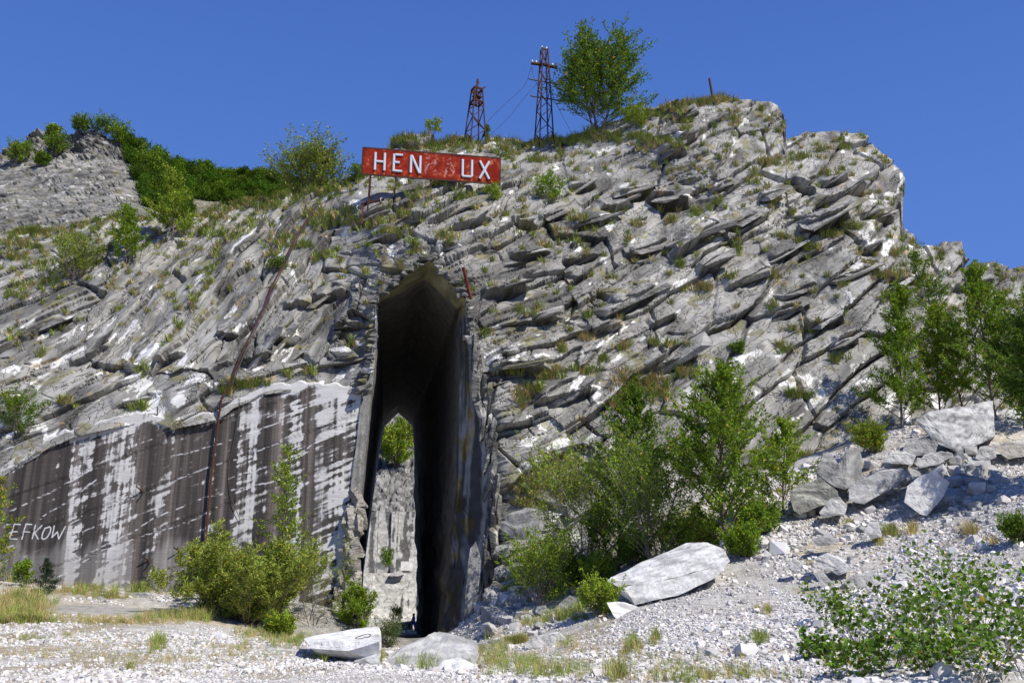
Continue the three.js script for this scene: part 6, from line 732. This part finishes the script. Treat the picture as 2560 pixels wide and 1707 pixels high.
{
  // lone posts
  let a = onCliff(1786, 247), top = at(1774, 196, -a.z); let m = mesh('iron_pole', rodGeo(V3(0, -0.5, 0), top.clone().sub(a), 0.085), rustMat); m.position.copy(a); tag(m, 'leaning rusty pole on the highest point of the cliff', 'pole');
  a = onCliff(1778, 247); m = mesh('stone_post', new THREE.CylinderGeometry(0.11, 0.14, 0.6, 7).translate(0, 0.1, 0), rockPostMat()); m.position.copy(a); tag(m, 'stubby grey post beside the leaning pole on the peak', 'post');
  const zz = cliffZ(1172, 720) - 0.5; a = at(1178, 748, zz); top = at(1158, 668, zz - 0.5); m = mesh('iron_pole', rodGeo(V3(0, 0, 0), top.clone().sub(a), 0.1), rustLight); m.position.copy(a); tag(m, 'short orange rusty pole leaning at the right of the tunnel apex', 'pole');
  a = at(905, 735, cliffZ(905, 735) - 0.4); top = at(908, 690, cliffZ(905, 700) - 0.5); m = mesh('iron_rod', rodGeo(V3(0, 0, 0), top.clone().sub(a).add(V3(-0.35, 0, 0)), 0.035), ironMat); m.position.copy(a); tag(m, 'thin dark rod sticking out left of the tunnel apex', 'rod');
  a = at(1206, 745, cliffZ(1206, 760) - 0.5); top = at(1188, 825, cliffZ(1188, 825) - 0.4); m = mesh('iron_rod', rodGeo(V3(0, 0, 0), top.clone().sub(a), 0.03), ironMat); m.position.copy(a); tag(m, 'thin bent rod hanging right of the tunnel apex', 'rod');
  a = onCliff(384, 1030); m = mesh('iron_rod', rodGeo(V3(0, -0.2, 0), V3(0, 0.45, 0.1), 0.035), ironMat); m.position.copy(a); tag(m, 'stub of rod on the rim above the sawn face', 'rod');
  a = onCliff(455, 500).clone(); m = mesh('iron_pole', rodGeo(V3(0, -0.3, 0), V3(0, 1.4, 0), 0.06), rustLight); m.position.copy(hillPoint(415, 474)); tag(m, 'small red post among the hillside trees', 'post');
  // cable down the slabs and the sawn face
  const path = [[788, 525], [760, 575], [735, 625], [712, 672], [690, 720], [668, 770], [642, 822], [616, 872], [590, 922], [570, 962], [556, 992]].map(([x, y]) => onCliff(x, y).clone().add(V3(0, 0.05, 0.4))); for (let i = 1; i < path.length - 1; i++) path[i].z = Math.max(path[i].z, (path[i - 1].z + path[i + 1].z) / 2);
  for (const [x, y] of [[548, 1030], [540, 1090], [531, 1160], [523, 1240], [515, 1335], [512, 1400]]) path.push(at(x, y, wallZ(x, y) - 0.22));
  m = mesh('rusty_cable', new THREE.TubeGeometry(new THREE.CatmullRomCurve3(path), 140, 0.062, 6), rustMat); tag(m, 'long rusty pipe-like cable running down the slabs and the sawn face', 'cable');
  const p2 = path.slice(0, 10).map(q => q.clone().add(V3(0.22, 0.1, 0.1))); m = mesh('rusty_cable', new THREE.TubeGeometry(new THREE.CatmullRomCurve3(p2), 90, 0.03, 5), ironMat); tag(m, 'thinner dark cable beside the upper part of the rusty one', 'cable');
  const p3 = [[600, 985], [592, 1060], [578, 1130], [572, 1180], [580, 1250], [600, 1300]].map(([x, y]) => at(x, y, wallZ(x, y) - 0.08)); m = mesh('wire', new THREE.TubeGeometry(new THREE.CatmullRomCurve3(p3), 60, 0.016, 4), ironMat); tag(m, 'thin black wire dangling on the sawn face right of the rusty cable', 'wire');
  for (const [x, y, l] of [[368, 1402, 'lower rusty iron hook in the sawn face'], [446, 1380, 'upper rusty iron hook in the sawn face near the willow bush'], [352, 1228, 'small iron peg high on the sawn face']]) { const b = at(x, y, wallZ(x, y)); const g = mesh('iron_hook', mergeGeometries([rodGeo(V3(0.1, -0.05, -0.1), V3(-0.18, 0.22, 0.28), 0.035), rodGeo(V3(0.1, -0.05, -0.1), V3(0.12, -0.12, 0.25), 0.035)]), rustMat); g.position.copy(b); tag(g, l, 'hook'); }
}
function rockPostMat() { return new THREE.MeshStandardMaterial({ color: new THREE.Color().setRGB(0.4, 0.39, 0.37), roughness: 0.9, map: stoneTex }); }
{
  // person walking beyond the tunnel
  const q = at(1033, 1580, 97); q.y = groundY(q.x, q.z); const g = thing('person', q, 'person in a blue tunic and dark leggings walking at the far end of the tunnel', 'person'); g.rotation.y = -1.9;
  const J = { head: [0, 1.56, 0.02], neck: [0, 1.42, 0], chest: [0, 1.24, 0], hip: [0, 0.93, 0], shL: [0.17, 1.36, 0], elL: [0.24, 1.10, -0.06], wrL: [0.22, 0.90, 0.08], shR: [-0.17, 1.36, 0], elR: [-0.23, 1.10, 0.08], wrR: [-0.18, 1.16, 0.26], hpL: [0.09, 0.9, 0], knL: [0.10, 0.50, 0.10], anL: [0.10, 0.09, 0.03], toL: [0.10, 0.04, 0.20], hpR: [-0.09, 0.9, 0], knR: [-0.10, 0.49, -0.04], anR: [-0.10, 0.10, -0.22], toR: [-0.10, 0.03, -0.08] };
  const bones = [['head', 'head', 0.105, 0.105], ['neck', 'head', 0.05, 0.06], ['chest', 'neck', 0.14, 0.06], ['hip', 'chest', 0.14, 0.13], ['shL', 'shR', 0.07, 0.07], ['shL', 'elL', 0.052, 0.042], ['elL', 'wrL', 0.04, 0.03], ['shR', 'elR', 0.052, 0.042], ['elR', 'wrR', 0.04, 0.03], ['hpL', 'knL', 0.088, 0.06], ['knL', 'anL', 0.055, 0.038], ['anL', 'toL', 0.04, 0.035], ['hpR', 'knR', 0.088, 0.06], ['knR', 'anR', 0.055, 0.038], ['anR', 'toR', 0.04, 0.035]];
  for (const [s, w, e] of [[1, 'wrL', 'elL'], [-1, 'wrR', 'elR']]) { const d = V3(...J[w]).sub(V3(...J[e])).normalize(); const pl = V3(...J[w]).addScaledVector(d, 0.07); J['pm' + w] = pl.toArray(); bones.push([w, 'pm' + w, 0.032, 0.03]); for (let f = 0; f < 5; f++) { const k = 'f' + w + f, o = V3((f - 1.8) * 0.018, f === 4 ? 0.02 : -0.004, f === 4 ? 0.03 : 0); const st = pl.clone().add(V3(o.x, 0, 0)).addScaledVector(d, f === 4 ? -0.04 : 0.01); J[k] = st.toArray(); J[k + 'e'] = st.clone().addScaledVector(d, [0.06, 0.075, 0.08, 0.07, 0.05][f]).add(o).toArray(); bones.push([k, k + 'e', 0.010, 0.008]); } }
  const sdf = (x, y, z) => { let r = 9; for (const [a, b, ra, rb] of bones) { const A = J[a], B = J[b], dx = B[0] - A[0], dy = B[1] - A[1], dz = B[2] - A[2], l = dx * dx + dy * dy + dz * dz, t = l ? clamp(((x - A[0]) * dx + (y - A[1]) * dy + (z - A[2]) * dz) / l) : 0, d = Math.hypot(A[0] + t * dx - x, A[1] + t * dy - y, A[2] + t * dz - z) - lerp(ra, rb, t), h = clamp(0.5 + 0.5 * (r - d) / 0.03); r = lerp(r, d, h) - 0.03 * h * (1 - h); } return r; };
  const res = 84, mc = new MarchingCubes(res, new THREE.MeshBasicMaterial(), false, false, 90000); mc.isolation = 0; const hs = res / 2;
  for (let k = 0; k < res; k++) for (let j = 0; j < res; j++) for (let i = 0; i < res; i++) mc.field[k * res * res + j * res + i] = -sdf((i - hs) / hs * 0.9, (j - hs) / hs * 0.9 + 0.86, (k - hs) / hs * 0.9);
  mc.update(); const n = mc.count, pos = new Float32Array(n * 3), nor = new Float32Array(n * 3), col = new Float32Array(n * 3);
  for (let i = 0; i < n; i++) { const x = mc.positionArray[i * 3] * 0.9, y = mc.positionArray[i * 3 + 1] * 0.9 + 0.86, z = mc.positionArray[i * 3 + 2] * 0.9; pos.set([x, y, z], i * 3); nor.set([mc.normalArray[i * 3], mc.normalArray[i * 3 + 1], mc.normalArray[i * 3 + 2]], i * 3); col.set(y < 0.92 && Math.abs(x) < 0.19 ? [0.02, 0.02, 0.03] : [0.42, 0.25, 0.17], i * 3); }
  const bg = new THREE.BufferGeometry(); bg.setAttribute('position', new THREE.BufferAttribute(pos, 3)); bg.setAttribute('normal', new THREE.BufferAttribute(nor, 3)); bg.setAttribute('color', new THREE.BufferAttribute(col, 3)); mesh('body', bg, new THREE.MeshStandardMaterial({ vertexColors: true, roughness: 0.7 }), g);
  const blue = new THREE.MeshStandardMaterial({ color: new THREE.Color().setRGB(0.03, 0.06, 0.42), roughness: 0.9, side: THREE.DoubleSide });
  const dress = new THREE.LatheGeometry([[0.27, 0.66], [0.235, 0.78], [0.205, 0.92], [0.17, 1.08], [0.175, 1.22], [0.195, 1.32], [0.16, 1.40], [0.075, 1.44]].map(a => new THREE.Vector2(...a)), 24); { const Q = dress.attributes.position; for (let i = 0; i < Q.count; i++) { const a = Math.atan2(Q.getZ(i), Q.getX(i)), k = Q.getY(i) < 0.9 ? 1 + 0.05 * Math.sin(a * 7) : 1; Q.setX(i, Q.getX(i) * 1.06 * k); Q.setZ(i, Q.getZ(i) * 0.8 * k); } dress.computeVertexNormals(); } mesh('tunic', dress, blue, g);
  for (const s of ['L', 'R']) mesh('sleeve', new THREE.CylinderGeometry(0.055, 0.068, 0.20, 10).applyMatrix4((() => { const a = V3(...J['sh' + s]), b = V3(...J['el' + s]), d = a.clone().sub(b).normalize(); return new THREE.Matrix4().makeRotationFromQuaternion(new THREE.Quaternion().setFromUnitVectors(V3(0, 1, 0), d)).setPosition(a.clone().lerp(b, 0.36)); })()), blue, g);
  const hair = new THREE.SphereGeometry(0.128, 18, 14); { const Q = hair.attributes.position; for (let i = 0; i < Q.count; i++) { let x = Q.getX(i), y = Q.getY(i), z = Q.getZ(i); if (z > 0.03 && y < 0.05) z = 0.03 + (z - 0.03) * 0.1; if (y < -0.02) y *= 1.9; Q.setXYZ(i, x, y + 1.59, z - 0.01); } hair.computeVertexNormals(); } mesh('hair', hair, new THREE.MeshStandardMaterial({ color: new THREE.Color().setRGB(0.02, 0.014, 0.01), roughness: 0.6 }), g);
  const dark = new THREE.MeshStandardMaterial({ color: 0x151515 }); for (const s of [-1, 1]) mesh('eye', new THREE.SphereGeometry(0.014, 8, 6).translate(s * 0.036, 1.56, 0.118), dark, g); mesh('nose', new THREE.ConeGeometry(0.016, 0.045, 6).rotateX(-0.4).translate(0, 1.535, 0.128), new THREE.MeshStandardMaterial({ color: new THREE.Color().setRGB(0.42, 0.25, 0.17) }), g);
}
console.log('objects done');
renderer.render(scene, camera);
